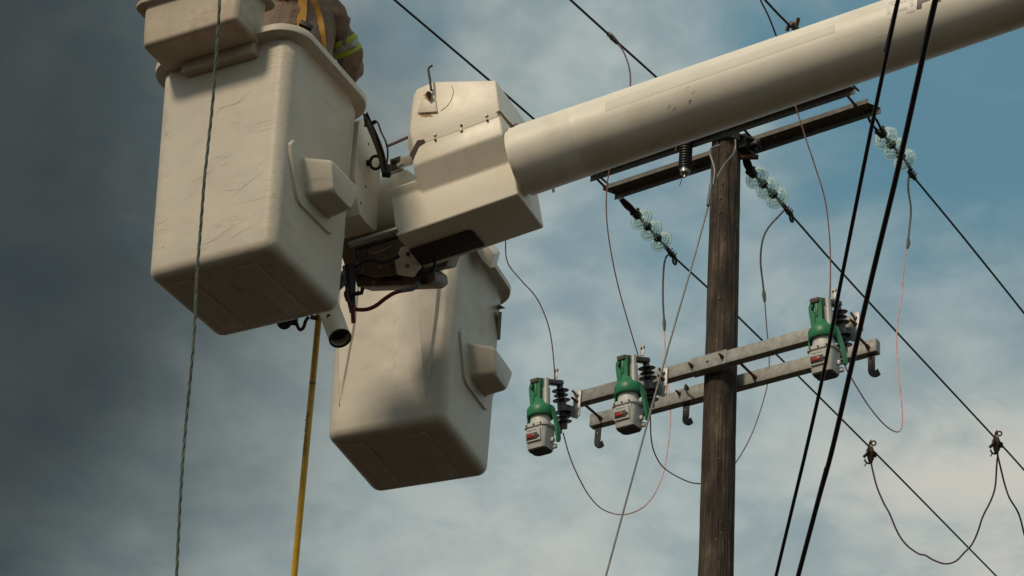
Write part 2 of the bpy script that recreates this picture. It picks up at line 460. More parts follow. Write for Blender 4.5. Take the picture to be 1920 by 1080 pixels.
# ------------------------------------------------------------------ utility pole and its arms
A = V((0.7935, -0.6086, 0)).normalized()      # along the crossarms
Y = V((0.6086, 0.7935, 0)).normalized()       # away from the camera, along the line
Z = V((0, 0, 1))
PC = P(1351.5, 690, 15.2)
POLE0 = V((PC.x, PC.y, 0))
def arm_pt(u, v, yoff):
    return onplane(u, v, POLE0 + Y * yoff, Y)
def sz(p):
    d = p - POLE0
    return d.dot(A), d.z
lean = 0.012
topz = sz(arm_pt(1360, 238, -0.1))[1]
pole = empty('utility_pole', frame(POLE0, A, Y, Z), 'dark weathered timber utility pole with two pairs of steel crossarms', 'utility pole')
bm = bmesh.new(); rings = []
nseg = 90; nn = 120
for i in range(nseg + 1):
    z = -0.5 + (topz + 0.5) * i / nseg
    r0 = 0.119 - 0.0018 * (z - 6)
    ring = []
    for k in range(nn):
        a = 2 * math.pi * k / nn
        ck = 1 - abs(noise.noise(V((math.cos(a) * 7, math.sin(a) * 7, z * 0.45)))) * 9; ck2 = 1 - abs(noise.noise(V((math.cos(a) * 16 + 5, math.sin(a) * 16, z * 1.1)))) * 7
        am = (a + 0.2) % (math.pi / 4) - math.pi / 8
        fl = r0 * 0.6 * (math.cos(math.pi / 8) / math.cos(am) - 0.96) + 0.006 * noise.noise(V((math.cos(a) * 1.6, math.sin(a) * 1.6, z * 0.3))) - 0.007 * max(0, ck) - 0.003 * max(0, ck2)
        ring.append(V(((r0 + fl) * math.cos(a) - lean * (z - PC.z), (r0 + fl) * math.sin(a), z)))
    rings.append(ring)
shaft = link('shaft', loft(rings), m_pole, pole)
def ploc(s, y, z): return POLE0 + A * s + Y * y + Z * z
# lower pair: box arms either side of the pole
s0, z0a = sz(arm_pt(1081, 751, -0.19)); s1, z1a = sz(arm_pt(1606, 604, -0.19)); sm, zm = sz(arm_pt(1352, 671, -0.19))
H2 = 0.052
def armbox(name, y0, y1, sa, za, sb, zb, h, parent, material, label):
    c = [V((sa, y0, za - h)), V((sb, y0, zb - h)), V((sb, y0, zb + h)), V((sa, y0, za + h))]
    return link(name, prism(c, V((0, y1 - y0, 0)), 0.006), material, parent, label=label)
zs = zm + (s0 - sm) * (z1a - z0a) / (s1 - s0); ze = zs + (z1a - z0a)
arm1 = armbox('crossarm', -0.19, -0.125, s0, zm, s1 + 0.02, zm, H2, pole, m_galv, 'front grey galvanised lower crossarm carrying the three switches')
sa_, za_ = sz(arm_pt(1105, 787, 0.125)); sb_, zb_ = sz(arm_pt(1643, 653, 0.125))
print('ARM front s', s0, s1, 'z', z0a, zm, z1a, ' rear s', sa_, sb_, 'z', za_, zb_, 'topz', topz)
arm2 = armbox('crossarm', 0.125, 0.19, sa_, zm, sb_, zm, H2, pole, m_galv, 'rear grey galvanised lower crossarm with hanging hooks')
# sleeves and bolts on the lower arms
sl = sz(arm_pt(1294, 690, -0.19))[0]; sr = sz(arm_pt(1362, 670, -0.19))[0]
link('sleeve', box((sl, -0.196, zm - H2 - 0.005), (sr, -0.118, zm + H2 + 0.006), 0.004), m_galv, arm1)
for u, v in ((1298, 687), (1355, 670)):
    s, z = sz(arm_pt(u, v, -0.19)); bolt('bolt', ploc(s, -0.197, z), -Y, 0.016, arm1, m_rust, 0.7, 0.025)
s, z = sz(arm_pt(1327, 679, -0.19)); wl('bolt_hole', cyl(ploc(s, -0.198, z), ploc(s, -0.19, z), 0.010), m_shade, arm1)
sl2 = sz(arm_pt(1272, 735, 0.12))[0]; sr2 = sz(arm_pt(1286, 735, 0.12))[0]
link('sleeve', box((sl2, 0.118, zm - H2 - 0.005), (sl2 + 0.42, 0.196, zm + H2 + 0.005), 0.004), m_galv, arm2)
s, z = sz(arm_pt(1274, 738, 0.12)); bolt('bolt', ploc(s, 0.118, z), -Y, 0.015, arm2, m_rust, 0.7, 0.03)
# through bolts between the arms
for u, v in ((1092, 762), (1383, 688), (1597, 620)):
    s, z = sz(arm_pt(u, v, -0.12)); z = zm - 0.01
    bm = tube([ploc(s, -0.12, z), ploc(s, 0.13, z)], 0.010, 8)
    o = wl('spacer_bolt', bm, m_rust, arm1)
    bolt('bolt', ploc(s, 0.122, z), -Y, 0.017, arm2, m_rust, 0.9, 0.0)
# hooks under the rear arm
for u, v in ((1122, 803), (1287, 760), (1634, 668)):
    s, z = sz(arm_pt(u, v, 0.157)); zb = zm - H2
    pts = [V((s, 0.157, zb + 0.004)), V((s, 0.157, zb - 0.10)), V((s + 0.004, 0.150, zb - 0.135)), V((s + 0.02, 0.14, zb - 0.165)), V((s + 0.045, 0.135, zb - 0.180)), V((s + 0.07, 0.130, zb - 0.172))]
    pts = smoothpath(pts, 4); bm = bmesh.new(); a = []; b = []
    W_ = 0.026
    for i, p in enumerate(pts):
        t = (pts[min(i + 1, len(pts) - 1)] - pts[max(i - 1, 0)]).normalized(); side = t.cross(V((0, 1, 0))).normalized()
        a.append([p + side * W_ + V((0, 0.003, 0)), p + side * W_ - V((0, 0.004, 0)), p - side * W_ - V((0, 0.004, 0)), p - side * W_ + V((0, 0.003, 0))])
    hk = link('hook_strap', loft(a, bm=bm), m_black, arm2)
    wl('hole', cyl(ploc(s, 0.147, zb - 0.06), ploc(s, 0.152, zb - 0.06), 0.004, 8), m_plate, arm2)
# stub of cable clamp between arms left of the pole, and clip right of the pole
s, z = sz(arm_pt(1287, 715, 0.1))
link('conduit_hook', tube(smoothpath([V((s + 0.06, 0.0, zm - 0.02)), V((s + 0.05, 0.05, zm - 0.01)), V((s, 0.09, zm + 0.02)), V((s - 0.01, 0.11, zm + 0.07)), V((s - 0.01, 0.15, zm + 0.06))], 4), 0.008, 8), m_black, arm2)
# upper pair: Z-section angle irons
su0, zu0 = sz(arm_pt(1130, 352, 0.115)); su1, zu1 = sz(arm_pt(1627, 180.5, 0.115)); 
ZT = (zu0 + zu1) / 2
print('UPPER s', su0, su1, 'z', zu0, zu1)
def zsec(y, sa, sb, zt, label):
    LG = 0.042; W_ = 0.095; T = 0.006
    prof = [(0, zt), (0, zt - LG), (W_, zt - LG), (W_, zt - LG - 0.050), (W_ + T, zt - LG - 0.050), (W_ + T, zt - LG + T), (T, zt - LG + T), (T, zt)]
    bm = prism([V((sa + (0.055 if yy > 0.02 else 0), y + yy, zz)) for yy, zz in prof], V((sb - sa, 0, 0)))
    return link('crossarm', bm, m_galvd, pole, label=label)
up_far = zsec(0.115, su0, su1, ZT, 'rear dark upper crossarm holding the glass insulator strings')
sn0 = sz(arm_pt(1107, 330, -0.21))[0]; sn1 = sz(arm_pt(1607, 165, -0.21))[0]
up_near = zsec(-0.21, sn0 - 0.12, sn1 - 0.12, ZT - 0.032, 'front dark upper crossarm mostly hidden behind the boom')
for s in (su0 + 0.03, su1 - 0.10, -0.13, 0.14):
    wl('spacer_bolt', tube([ploc(s, -0.13, ZT - 0.03), ploc(s, 0.13, ZT - 0.03)], 0.010, 8), m_rust, up_near)
    bolt('bolt', ploc(s, 0.114, ZT - 0.03), -Y, 0.016, up_far, m_rust, 0.9)
for u, v in ((1146.5, 357), (1453, 249.5), (1624, 192), (1301, 302)):
    s = sz(arm_pt(u, v, 0.15))[0]
    wl('bolt_hole', cyl(ploc(s, 0.15, ZT - 0.047), ploc(s, 0.15, ZT - 0.044), 0.009, 10), m_plate, up_far)
# slotted strap over the pole and hardware near the top
for dz in (0.0, 0.03):
    wl('strap', tube([ploc(-0.20, -0.16, ZT - 0.05 - dz), ploc(-0.08, -0.13, ZT - 0.06 - dz)], 0.004, 6), m_black, up_near)
bm = bmesh.new()
for k in range(26):
    a0, a1 = 2 * math.pi * k / 26, 2 * math.pi * (k + 1) / 26
band_pts = [ploc(0.113 * math.cos(2 * math.pi * k / 26), 0.113 * math.sin(2 * math.pi * k / 26), ZT - 0.13) for k in range(27)]
add_tube(bm, band_pts, 0.007, 6)
wl('wire_band', bm, m_black, shaft)
bm = bmesh.new()
add_box(bm, (0.09, -0.03, ZT - 0.20), (0.16, 0.10, ZT - 0.07), 0.01)
add_box(bm, (0.15, 0.02, ZT - 0.17), (0.23, 0.10, ZT - 0.12), 0.01)
add_cyl(bm, (0.12, -0.05, ZT - 0.10), (0.20, 0.03, ZT - 0.12), 0.016)
add_cyl(bm, (0.20, 0.05, ZT - 0.20), (0.23, 0.06, ZT - 0.10), 0.012)
link('clamp_bracket', bm, m_black, shaft)
wl('through_bolt', cyl(ploc(0.08, 0.04, ZT - 0.23), ploc(0.20, 0.10, ZT - 0.23), 0.02), m_rust, shaft)
# small bolts/step nails up the pole
for k, (u, v) in enumerate(((1353, 328), (1354, 345), (1350, 358), (1351, 372), (1356, 383), (1350, 398), (1352, 500), (1349, 560), (1352, 730), (1350, 745), (1351, 800), (1349, 860), (1350, 930), (1352, 1000), (1345, 1040))):
    p = onplane(u, v, POLE0 - Y * 0.112, Y)
    wl('nail', cyl(p, p - Y * 0.006 + Z * 0.002, 0.004 + 0.003 * (k % 2), 6), m_galvd, shaft)

# surge arrester hanging from the near upper arm
ar = arm_pt(1287, 262, -0.15)
D_ar = (ar - CAMLOC).dot(-(M @ V((0, 0, 1))))
ztop = ar.z; 
pb = onplane(1286, 332, ar, Y); hgt = ztop - pb.z
arr = empty('surge_arrester', frame(V((ar.x, ar.y, pb.z)), A, Y, Z), 'ribbed dark grey surge arrester hanging under the upper crossarm', 'insulator')
prof = [(0, 0.03), (0.024, 0.03), (0.034, 0.045), (0.036, 0.07), (0.045, 0.075)]
nr = 11
z = 0.08
for k in range(nr):
    zz = 0.08 + k * (hgt - 0.09) / nr; st = (hgt - 0.09) / nr
    prof += [(0.040, zz), (0.0505, zz + st * 0.35), (0.0505, zz + st * 0.6), (0.040, zz + st * 0.9)]
prof += [(0.03, hgt), (0, hgt)]
link('ribbed_body', lathe([(0, 0.066), (0.04, 0.066)] + prof[5:], 24), m_rubber, arr)
link('end_cap', lathe([(0, 0.03), (0.024, 0.03), (0.036, 0.04), (0.038, 0.0655), (0, 0.0655)], 20), m_steel, arr)
link('terminal_stud', cyl((0, 0, 0.0), (0, 0, 0.0299), 0.009), m_steel, arr)
link('lead', tube(smoothpath([(0.0, 0, 0.01), (-0.01, -0.02, -0.02), (-0.02, -0.03, -0.09)], 4), 0.003, 6), m_black, arr)
link('pigtail_wires', tube(smoothpath([(-0.03, -0.03, hgt), (-0.05, -0.05, hgt - 0.05), (-0.06, -0.05, hgt - 0.12)], 4), 0.006, 6), m_rust, arr)

# ------------------------------------------------------------------ wires
def wire(name, pts, r, material, label, cat, group=None, n=7):
    c = sum((V(p) for p in pts), V()) / len(pts)
    bm = tube([V(p) - c for p in pts], r, n)
    o = link(name, bm, material); o.location = c
    return tag(o, label, cat, group)
def linemesh(uvd, extra0=0.0, extra1=0.0, sag=0.0, n=2):
    pts = [P(*q) for q in uvd]
    if extra0: pts.insert(0, pts[0] + (pts[0] - pts[1]).normalized() * extra0)
    if extra1: pts.append(pts[-1] + (pts[-1] - pts[-2]).normalized() * extra1)
    return pts

# insulator strings
att = [(1164, 372), (1396, 290), (1626, 206)]
discs = [[(1198, 407), (1217, 428), (1236, 449)], [(1415, 329), (1434, 348), (1452.5, 367)], [(1657, 254), (1674, 274.5), (1692, 295)]]
ends = [(1264, 482), (1483, 402), (1714, 333)]
LAB = ['leftmost string of three pale green glass insulator discs under the upper crossarm',
       'glass insulator string hanging just right of the pole top',
       'rightmost glass insulator string, crossed by the two black cables']
GS = 1.14
GL = lathe([(r_ * GS, z_) for r_, z_ in [(0.022, 0.052), (0.040, 0.050), (0.062, 0.040), (0.078, 0.026), (0.0855, 0.008), (0.0845, 0.002), (0.0795, 0.004), (0.073, 0.018),
            (0.064, 0.026), (0.060, 0.008), (0.0555, 0.007), (0.051, 0.031), (0.042, 0.036), (0.038, 0.014), (0.0335, 0.014), (0.029, 0.038), (0.018, 0.042), (0.0135, 0.03), (0.0135, 0.05)]], 48, closed=True)
bmesh.ops.recalc_face_normals(GL, faces=GL.faces)
glass_me = bpy.data.meshes.new('glass_disc'); GL.to_mesh(glass_me); GL.free(); glass_me.materials.append(m_glass)
for p_ in glass_me.polygons: p_.use_smooth = True
capb = lathe([(0, 0.053), (0.028, 0.053), (0.034, 0.058), (0.035, 0.088), (0.024, 0.105), (0.012, 0.112), (0, 0.112)], 20)
add_lathe(capb, [(0, 0.049), (0.010, 0.049), (0.010, -0.032), (0, -0.032)], 12)
bmesh.ops.recalc_face_normals(capb, faces=capb.faces)
cap_me = bpy.data.meshes.new('cap'); capb.to_mesh(cap_me); capb.free(); cap_me.materials.append(m_cap)
for p_ in cap_me.polygons: p_.use_smooth = True
cap_me.set_sharp_from_angle(angle=0.6)
strings = []
for i in range(3):
    s, z = sz(arm_pt(att[i][0], att[i][1], 0.19))
    a0 = onplane(*att[i], ploc(s, 0, 0), A)
    q = [onplane(u, v, a0, A) for u, v in discs[i]]
    e = onplane(*ends[i], a0, A)
    dirn = (q[2] - q[0]).normalized()
    print('string', i, 'spacing', (q[1] - q[0]).length, (q[2] - q[1]).length, 'Y', (a0 - POLE0).dot(Y), (e - POLE0).dot(Y), 'dir', tuple(dirn))
    x_, y_ = perp_frame(-dirn)
    fr = frame(q[0], x_, y_, -dirn)      # local z points back to the arm
    root = empty('insulator_string', fr, LAB[i], 'insulator', 'glass insulator strings on the upper crossarm')
    for k in range(3):
        zoff = -(q[k] - q[0]).length - 0.045
        for nm, me in (('glass_disc', glass_me), ('cap', cap_me)):
            o = bpy.data.objects.new(nm, me); COL.objects.link(o); o.parent = root; o.location = (0, 0, zoff)
    # shackle from arm to first cap
    top = fr @ V((0, 0, 0.065)); 
    side = x_
    bm = bmesh.new()
    mid = a0.lerp(top, 0.55)
    add_tube(bm, smoothpath([a0 + side * 0.012, mid + side * 0.028, top + side * 0.014], 5), 0.010, 8)
    add_tube(bm, smoothpath([a0 - side * 0.012, mid - side * 0.022, top - side * 0.014], 5), 0.010, 8)
    if i != 2: add_tube(bm, [a0, mid, top], [0.022, 0.028, 0.024], 8, flat=(1, 0.6))
    wl('shackle', bm, m_black, root)
    bm = bmesh.new(); add_cyl(bm, top - side * 0.04, top + side * 0.04, 0.010, 8); add_cyl(bm, top - y_ * 0.0 - side * 0.03, top + side * 0.035, 0.019, 8)
    add_cyl(bm, top + y_ * 0.02, top - y_ * 0.03 - side * 0.03, 0.014, 8)
    wl('clevis_pin', bm, m_cap, root)
    # dead-end clamp at the conductor end
    c0 = q[2] + dirn * 0.075; L_ = (e - c0).length
    bm = bmesh.new()
    add_tube(bm, [c0 + y_ * 0.012, c0.lerp(e, 0.5) + y_ * 0.016, e], [0.008, 0.010, 0.012], 8)
    add_tube(bm, [c0 - y_ * 0.012, c0.lerp(e, 0.5) - y_ * 0.016, e], [0.008, 0.010, 0.012], 8)
    wl('clamp_link', bm, m_black, root)
    bm = bmesh.new()
    e0 = e - dirn * 0.09; e1 = e + dirn * 0.02
    add_tube(bm, [e0, e0.lerp(e1, 0.5), e1], [0.016, 0.025, 0.015], 10)
    wl('dead_end_clamp', bm, m_black, root)
    up2 = y_ if y_.z > 0 else -y_
    for k in range(3):
        c = e0.lerp(e1, 0.2 + 0.3 * k)
        wl('clamp_bolt', tube([c - up2 * 0.028, c + up2 * 0.035 + A * 0.02], 0.0055, 6), m_rust, root)
    if i < 2:
        wl('eye_loop', torus(e + dirn * 0.01 - Z * 0.035, A, 0.026, 0.010), m_black, root)
    strings.append((a0, e, dirn))

# conductors beyond the strings
far = [[(1264, 482), (1382, 592), (1630, 838), (1866, 1078)], [(1483, 402), (1605, 540), (1860, 815), (1920, 881)], [(1714, 333), (1800, 437), (1882, 539), (1920, 587)]]
CL = ['leftmost dark green overhead conductor, passing behind the pole to the lower right corner',
      'middle dark green overhead conductor running down to the right clamp',
      'rightmost dark green overhead conductor leaving the frame at the right edge']
cond = []
for i in range(3):
    a0 = strings[i][0]
    q = [onplane(u, v, a0, A) for u, v in far[i]]
    d = (q[3] - q[1]).normalized()
    ext = [q[3] + d * 3, q[3] + d * 45]
    cond.append(q)
    wire('conductor', smoothpath(q, 5) + ext, 0.0088, m_green_wire, CL[i], 'wire', 'overhead conductors beyond the pole')
# conductors on the camera side, dead-ended behind the boom
near = [[(740, 0), (905, 140), (1003, 225), (1140, 345)], [(1070, 0), (1145, 68), (1232, 146), (1350, 255)], [(1430, -5), (1480, 47), (1610, 170)]]
NL = ['black overhead conductor at upper left, passing behind the boom tip housing',
      'black overhead conductor entering at the top centre with a wrapped splice, ending behind the boom',
      'short black overhead conductor at the top, meeting the boom near its bolted clamp']
nconds = []
for i in range(3):
    s, z = sz(arm_pt(near[i][-1][0], near[i][-1][1], -0.2))
    a0 = ploc(s, -0.2, z)
    q = [onplane(u, v, a0, A) for u, v in near[i]]
    d = (q[0] - q[1]).normalized()
    ext = [q[0] + d * 45, q[0] + d * 3]
    nconds.append([ext[0]] + q)
    wire('conductor', ext + smoothpath(q, 4), 0.0088, m_blk_wire, NL[i], 'wire', 'overhead conductors on the near side of the pole')
def depth(p): return (p - CAMLOC).dot(M @ V((0, 0, -1)))
def dpath(uv, d0, d1):
    n = len(uv); L = [0]
    for a, b in zip(uv, uv[1:]): L.append(L[-1] + math.hypot(a[0] - b[0], a[1] - b[1]))
    return [P(u, v, d0 + (d1 - d0) * l / L[-1]) for (u, v), l in zip(uv, L)]
# wrapped splice and small clamp on the near conductors
a0 = nconds[1][1]; sp0 = onplane(1140, 62, nconds[1][-1], A); sp1 = onplane(1157, 80, nconds[1][-1], A)
spl = empty('wire_splice', Matrix.Translation(sp0), 'grey wrapped splice on the conductor at the top centre', 'clamp')
wl('wrap', tube([sp0, sp0.lerp(sp1, .5), sp1], [0.015, 0.019, 0.015], 10), m_guy, spl)
for t in (0.05, 0.45):
    c = sp0.lerp(sp1, t); wl('tape', tube([c, c + (sp1 - sp0) * 0.08], 0.0205, 10), m_plate, spl)
cp = onplane(1489, 50, nconds[2][-1], A)
clp = empty('bolted_clamp', Matrix.Translation(cp), 'small rusty bolted clamp peeking over the top edge of the boom', 'clamp')
dd = (nconds[2][2] - nconds[2][1]).normalized()
wl('clamp_body', tube([cp - dd * 0.05, cp, cp + dd * 0.07], [0.018, 0.026, 0.018], 8), m_brown, clp)
wl('bolt', tube([cp + C2W(-.05, -.03, 0), cp + C2W(-.035, 0.02, 0)], 0.014, 6), m_rust, clp)
wl('bolt', tube([cp + C2W(.01, -.02, 0), cp + C2W(.03, 0.06, 0)], 0.014, 6), m_rust, clp)

# ------------------------------------------------------------------ the three pole-top switches
def sub(o, bm_fn): pass
TXT = None
def text_mesh(name, s, size, material, parent, mtx, extrude=0.0004, shear=0.0):
    cu = bpy.data.curves.new(name, 'FONT'); cu.body = s; cu.size = size; cu.extrude = extrude; cu.align_x = 'CENTER'; cu.align_y = 'CENTER'; cu.shear = shear
    to = bpy.data.objects.new(name, cu); COL.objects.link(to)
    dg = bpy.context.evaluated_depsgraph_get()
    me = bpy.data.meshes.new_from_object(to.evaluated_get(dg)); bpy.data.objects.remove(to)
    me.name = name; me.transform(mtx); me.materials.clear(); me.materials.append(material)
    o = bpy.data.objects.new(name, me); COL.objects.link(o); o.parent = parent
    return o
ib = arm_pt(1058, 798.5, -0.25)
def make_switch(fr):
    root = empty('pole_switch', fr, 'leftmost green and grey pole switch with red display, on the lower crossarm end', 'switch', 'pole mounted switches')
    tp = V((0, -0.096, 0.285)); ax = tp.normalized(); xi, yi = V((1, 0, 0)), ax.cross(V((1, 0, 0))).normalized()
    fi = frame(V((0, 0, 0)), xi, yi, ax); L_ = tp.length
    link('core', lathe([(0, -0.022), (0.020, -0.022), (0.024, 0.0), (0.022, L_ * .3), (0.022, L_ * .6), (0.024, L_ + 0.01), (0.018, L_ + 0.025), (0, L_ + 0.025)], 16, fi), m_core, root)
    for t, r in ((0.10, 0.060), (0.21, 0.053), (0.335, 0.062), (0.63, 0.065), (0.75, 0.053), (0.87, 0.063)):
        z = t * L_
        link('shed', lathe([(0.0225, z - 0.004), (r - 0.004, z - 0.004), (r, z - 0.001), (r - 0.002, z + 0.003), (0.035, z + 0.012), (0.0225, z + 0.016)], 24, fi, closed=True), m_rubber, root)
    link('collar', lathe([(0.0225, L_ * .37), (0.034, L_ * .37), (0.036, L_ * .40), (0.033, L_ * .56), (0.0225, L_ * .57)], 20, fi, closed=True), m_core, root)
    mb = link('mounting_bracket', prism([V((-0.005, -0.02, 0.085)), V((0.075, 0.05, 0.060)), V((0.09, 0.052, 0.10)), V((0.09, 0.05, 0.13)), V((0.0, -0.03, 0.15))], V((0.002, 0, 0.022)), 0.003), m_core, root)
    pl_ = link('mounting_plate', box((0.025, 0.045, 0.085), (0.092, 0.058, 0.31), 0.008, seg=3), m_plate, root)
    for z in (0.265, 0.215):
        bm = bmesh.new(); add_cyl(bm, (0.058, 0.046, z), (0.058, 0.028, z), 0.016, 6); add_cyl(bm, (0.058, 0.03, z), (0.052, -0.012, z + 0.012 if z > .25 else z), 0.009, 8)
        link('bolt', bm, m_rust if z < .25 else m_steel, pl_)
    link('hole', cyl((0.07, 0.046, 0.125), (0.07, 0.0435, 0.125), 0.006, 10), m_shade, pl_)
    # the tilted interrupter unit
    az = V((0, -0.139, 0.99)).normalized(); fu = frame(V((0, -0.26, -0.345)), V((1, 0, 0)), az.cross(V((1, 0, 0))), az) @ Matrix.Diagonal((1.08, 1.0, 1.0, 1.0))
    def fl(bm, name, m_, par=root, lab=None, sm=35):
        bmesh.ops.transform(bm, matrix=fu, verts=bm.verts); return link(name, bm, m_, par, sm, lab)
    def rr2(wd, dp, z, r=0.03, ry=0.0):
        return [V((p.x, p.y + ry, z)) for p in rrect(wd, dp, r, z, 5)]
    hb = fl(loft([rr2(0.138, 0.132, 0.006), rr2(0.142, 0.136, 0.010), rr2(0.160, 0.150, 0.150, 0.034), rr2(0.161, 0.151, 0.162, 0.034)]), 'housing', m_cast)
    fl(loft([rr2(0.128, 0.122, -0.004, 0.03), rr2(0.136, 0.130, 0.0055, 0.03)]), 'base_plate', m_castd, hb)
    fl(loft([rr2(0.168, 0.158, 0.1622, 0.04), rr2(0.182, 0.172, 0.166, 0.045), rr2(0.182, 0.172, 0.186, 0.045), rr2(0.160, 0.150, 0.198, 0.05), rr2(0.14, 0.14, 0.2, 0.06)]), 'flange', m_cast, hb)
    for sx in (-0.055, 0.0, 0.055):
        fl(cyl((sx, -0.088, 0.176), (sx, -0.092, 0.176), 0.006, 8), 'screw', m_castd, hb)
    pn = fl(loft([[V((x, -0.0735 + (-0.007 if k else 0) - z * 0.06, z)) for x, z in ((-0.064 + e, 0.052 + e), (0.050 - e, 0.052 + e), (0.050 - e, 0.140 - e), (0.038 - e, 0.152 - e), (-0.062 + e, 0.142 - e))] for k, e in ((0, 0), (1, 0.002))]), 'display_panel', m_cast, hb)
    disp = fl(box((-0.047, -0.0945, 0.076), (0.006, -0.083, 0.104), 0.004), 'red_display', m_red, pn)
    disp.parent = hb
    pn2 = fl(box((-0.057, -0.0895, 0.064), (0.030, -0.081, 0.114), 0.004), 'display_frame', m_castd, hb)
    fl(cyl((0.036, -0.083, 0.086), (0.036, -0.095, 0.086), 0.0075, 10), 'screw', m_castd, hb)
    fl(cyl((-0.046, -0.082, 0.066), (-0.046, -0.087, 0.066), 0.004, 8), 'screw', m_castd, hb)
    tm = text_mesh('lettering', 'NOJA Power', 0.013, m_teal, hb, fu @ Matrix.Translation((-0.012, -0.0895, 0.132)) @ Matrix.Rotation(math.radians(94), 4, 'X'))
    # ribs down the box corner, side knobs
    fl(prism([V((0.045, -0.077, 0.160)), V((0.052, -0.079, 0.160)), V((0.062, -0.078, 0.160)), V((0.048, -0.070, 0.02))], V((0.0, 0.006, 0))), 'rib', m_cast, hb)
    fl(prism([V((0.078, -0.03, 0.160)), V((0.085, -0.01, 0.160)), V((0.078, 0.005, 0.160)), V((0.070, -0.01, 0.02))], V((-0.006, 0, 0))), 'rib', m_cast, hb)
    fl(box((0.068, 0.00, 0.058), (0.098, 0.03, 0.088), 0.006), 'knob', m_cast, hb)
    fl(box((0.066, 0.028, 0.018), (0.100, 0.055, 0.050), 0.006), 'knob', m_cast, hb)
    fl(box((-0.075, 0.028, 0.000), (-0.056, 0.050, 0.020), 0.005), 'knob', m_cast, hb)
    fl(lathe([(0, 0.199), (0.074, 0.199), (0.069, 0.206), (0.067, 0.29), (0, 0.29)], 28), 'neck', m_cast)
    sh = fl(lathe([(0.076, 0.262), (0.088, 0.256), (0.092, 0.262), (0.090, 0.318), (0.080, 0.335), (0.058, 0.352), (0.044, 0.385), (0.034, 0.385), (0.05, 0.345), (0.076, 0.31)], 32, closed=True), 'shroud', m_green, sm=50)
    fl(loft([[V((x, y, z)) for x, y in ((-0.035, -0.040), (0.018, -0.046), (0.022, 0.01), (-0.035, 0.012))] for z in (0.345,)] + [[V((x, y, z)) for x, y in ((-0.030, -0.030), (0.016, -0.032), (0.016, 0.012), (-0.030, 0.012))] for z in (0.40, 0.545)]), 'column', m_green, sh)
    fl(prism([V((-0.062, -0.03, 0.352)), V((-0.034, -0.04, 0.345)), V((-0.032, -0.03, 0.44)), V((-0.048, -0.03, 0.475)), V((-0.048, -0.03, 0.50)), V((-0.030, -0.03, 0.53)), V((-0.028, -0.03, 0.556)), V((-0.054, -0.03, 0.556)), V((-0.058, -0.03, 0.535)), V((-0.072, -0.03, 0.505)), V((-0.073, -0.03, 0.465))], V((0.0, 0.03, 0))), 'lever', m_green, sh)
    fl(box((-0.030, -0.036, 0.420), (-0.012, -0.029, 0.515), 0.003), 'lever_web', m_green, sh)
    fl(cyl((-0.045, -0.0345, 0.492), (-0.045, -0.0305, 0.480), 0.009, 10), 'pivot_pin', m_black, sh)
    fl(lathe([(0, 0.34), (0.026, 0.34), (0.026, 0.47), (0.019, 0.478), (0.019, 0.548), (0, 0.548)], 18, Matrix.Translation((0.046, 0.0, 0))), 'vacuum_tube', m_plate)
    # handle at the right, small guard at the left
    hp = [V((0.088, 0.0, 0.325)), V((0.094, 0.015, 0.28)), V((0.104, 0.022, 0.235)), V((0.118, 0.028, 0.15)), V((0.122, 0.030, 0.075)), V((0.118, 0.028, 0.055))]
    wd = [0.030, 0.026, 0.022, 0.025, 0.022, 0.014]; rings = []
    for p, h in zip(hp, wd): rings.append([p + V((-0.008, -h, 0)), p + V((0.008, -h, 0)), p + V((0.008, h * .8, 0)), p + V((-0.008, h * .8, 0))])
    fl(loft(rings), 'handle', m_green, sh)
    fl(prism([V((-0.092, -0.02, 0.275)), V((-0.080, -0.02, 0.27)), V((-0.086, -0.02, 0.215)), V((-0.094, -0.02, 0.215))], V((0, 0.05, 0))), 'guard', m_green, sh)
    # top bracket (dark channel) back to the insulator top, lug and lower contact
    b0 = fu @ V((-0.022, -0.03, 0.556)); b1 = tp + V((0.006, 0.0, 0.036))
    dx = (b1 - b0).normalized(); sd = V((1, 0, 0)); upv = sd.cross(dx).normalized()
    fb = frame(b0, dx, sd, dx.cross(sd)); Lb = (b1 - b0).length
    br = link('top_bracket', box((-0.02, -0.034, 0.0), (Lb * 0.97, 0.030, 0.032), 0.004, fb), m_galvd, root)
    link('contact_spring', tube(smoothpath([b0 + V((0.03, 0.04, -0.01)), b0 + V((0.05, 0.07, -0.05)), b0 + V((0.035, 0.1, -0.03)), b0 + V((0.045, 0.12, -0.07))], 4), 0.007, 8), m_black, root)
    lug0 = b0.lerp(b1, 0.72) + V((0.014, 0, 0.012))
    lg = link('terminal_lug', box((-0.016, -0.004, 0.0), (0.016, 0.004, 0.085), 0.002, Matrix.Translation(lug0)), m_plate, root)
    for dx_ in (-0.004, 0.018):
        bm = bmesh.new(); add_cyl(bm, lug0 + V((dx_, -0.004, 0.062)), lug0 + V((dx_, -0.018, 0.062)), 0.008, 6); link('bolt', bm, m_steel, lg)
    link('lower_contact', prism([V((-0.045, -0.06, 0.03)), V((-0.015, -0.03, 0.015)), V((-0.012, -0.02, -0.03)), V((-0.050, -0.05, -0.055))], V((0.008, 0.02, 0)), 0.002), m_copper, root)
    lg2 = link('terminal_lug', box((-0.055, -0.030, -0.075), (0.0, -0.018, -0.045), 0.003), m_rust, root)
    for x in (-0.035, -0.012):
        bm = bmesh.new(); add_cyl(bm, (x, -0.030, -0.060), (x + .004, -0.050, -0.066), 0.009, 6); link('bolt', bm, m_steel, lg2)
    return root
sw0 = make_switch(frame(ib, A, Y, Z))
def copy_tree(o, parent=None):
    c = o.copy(); COL.objects.link(c)
    if parent is not None: c.parent = parent
    for ch in list(o.children): copy_tree(ch, c)
    return c
sws = [sw0]
spos = [ib]
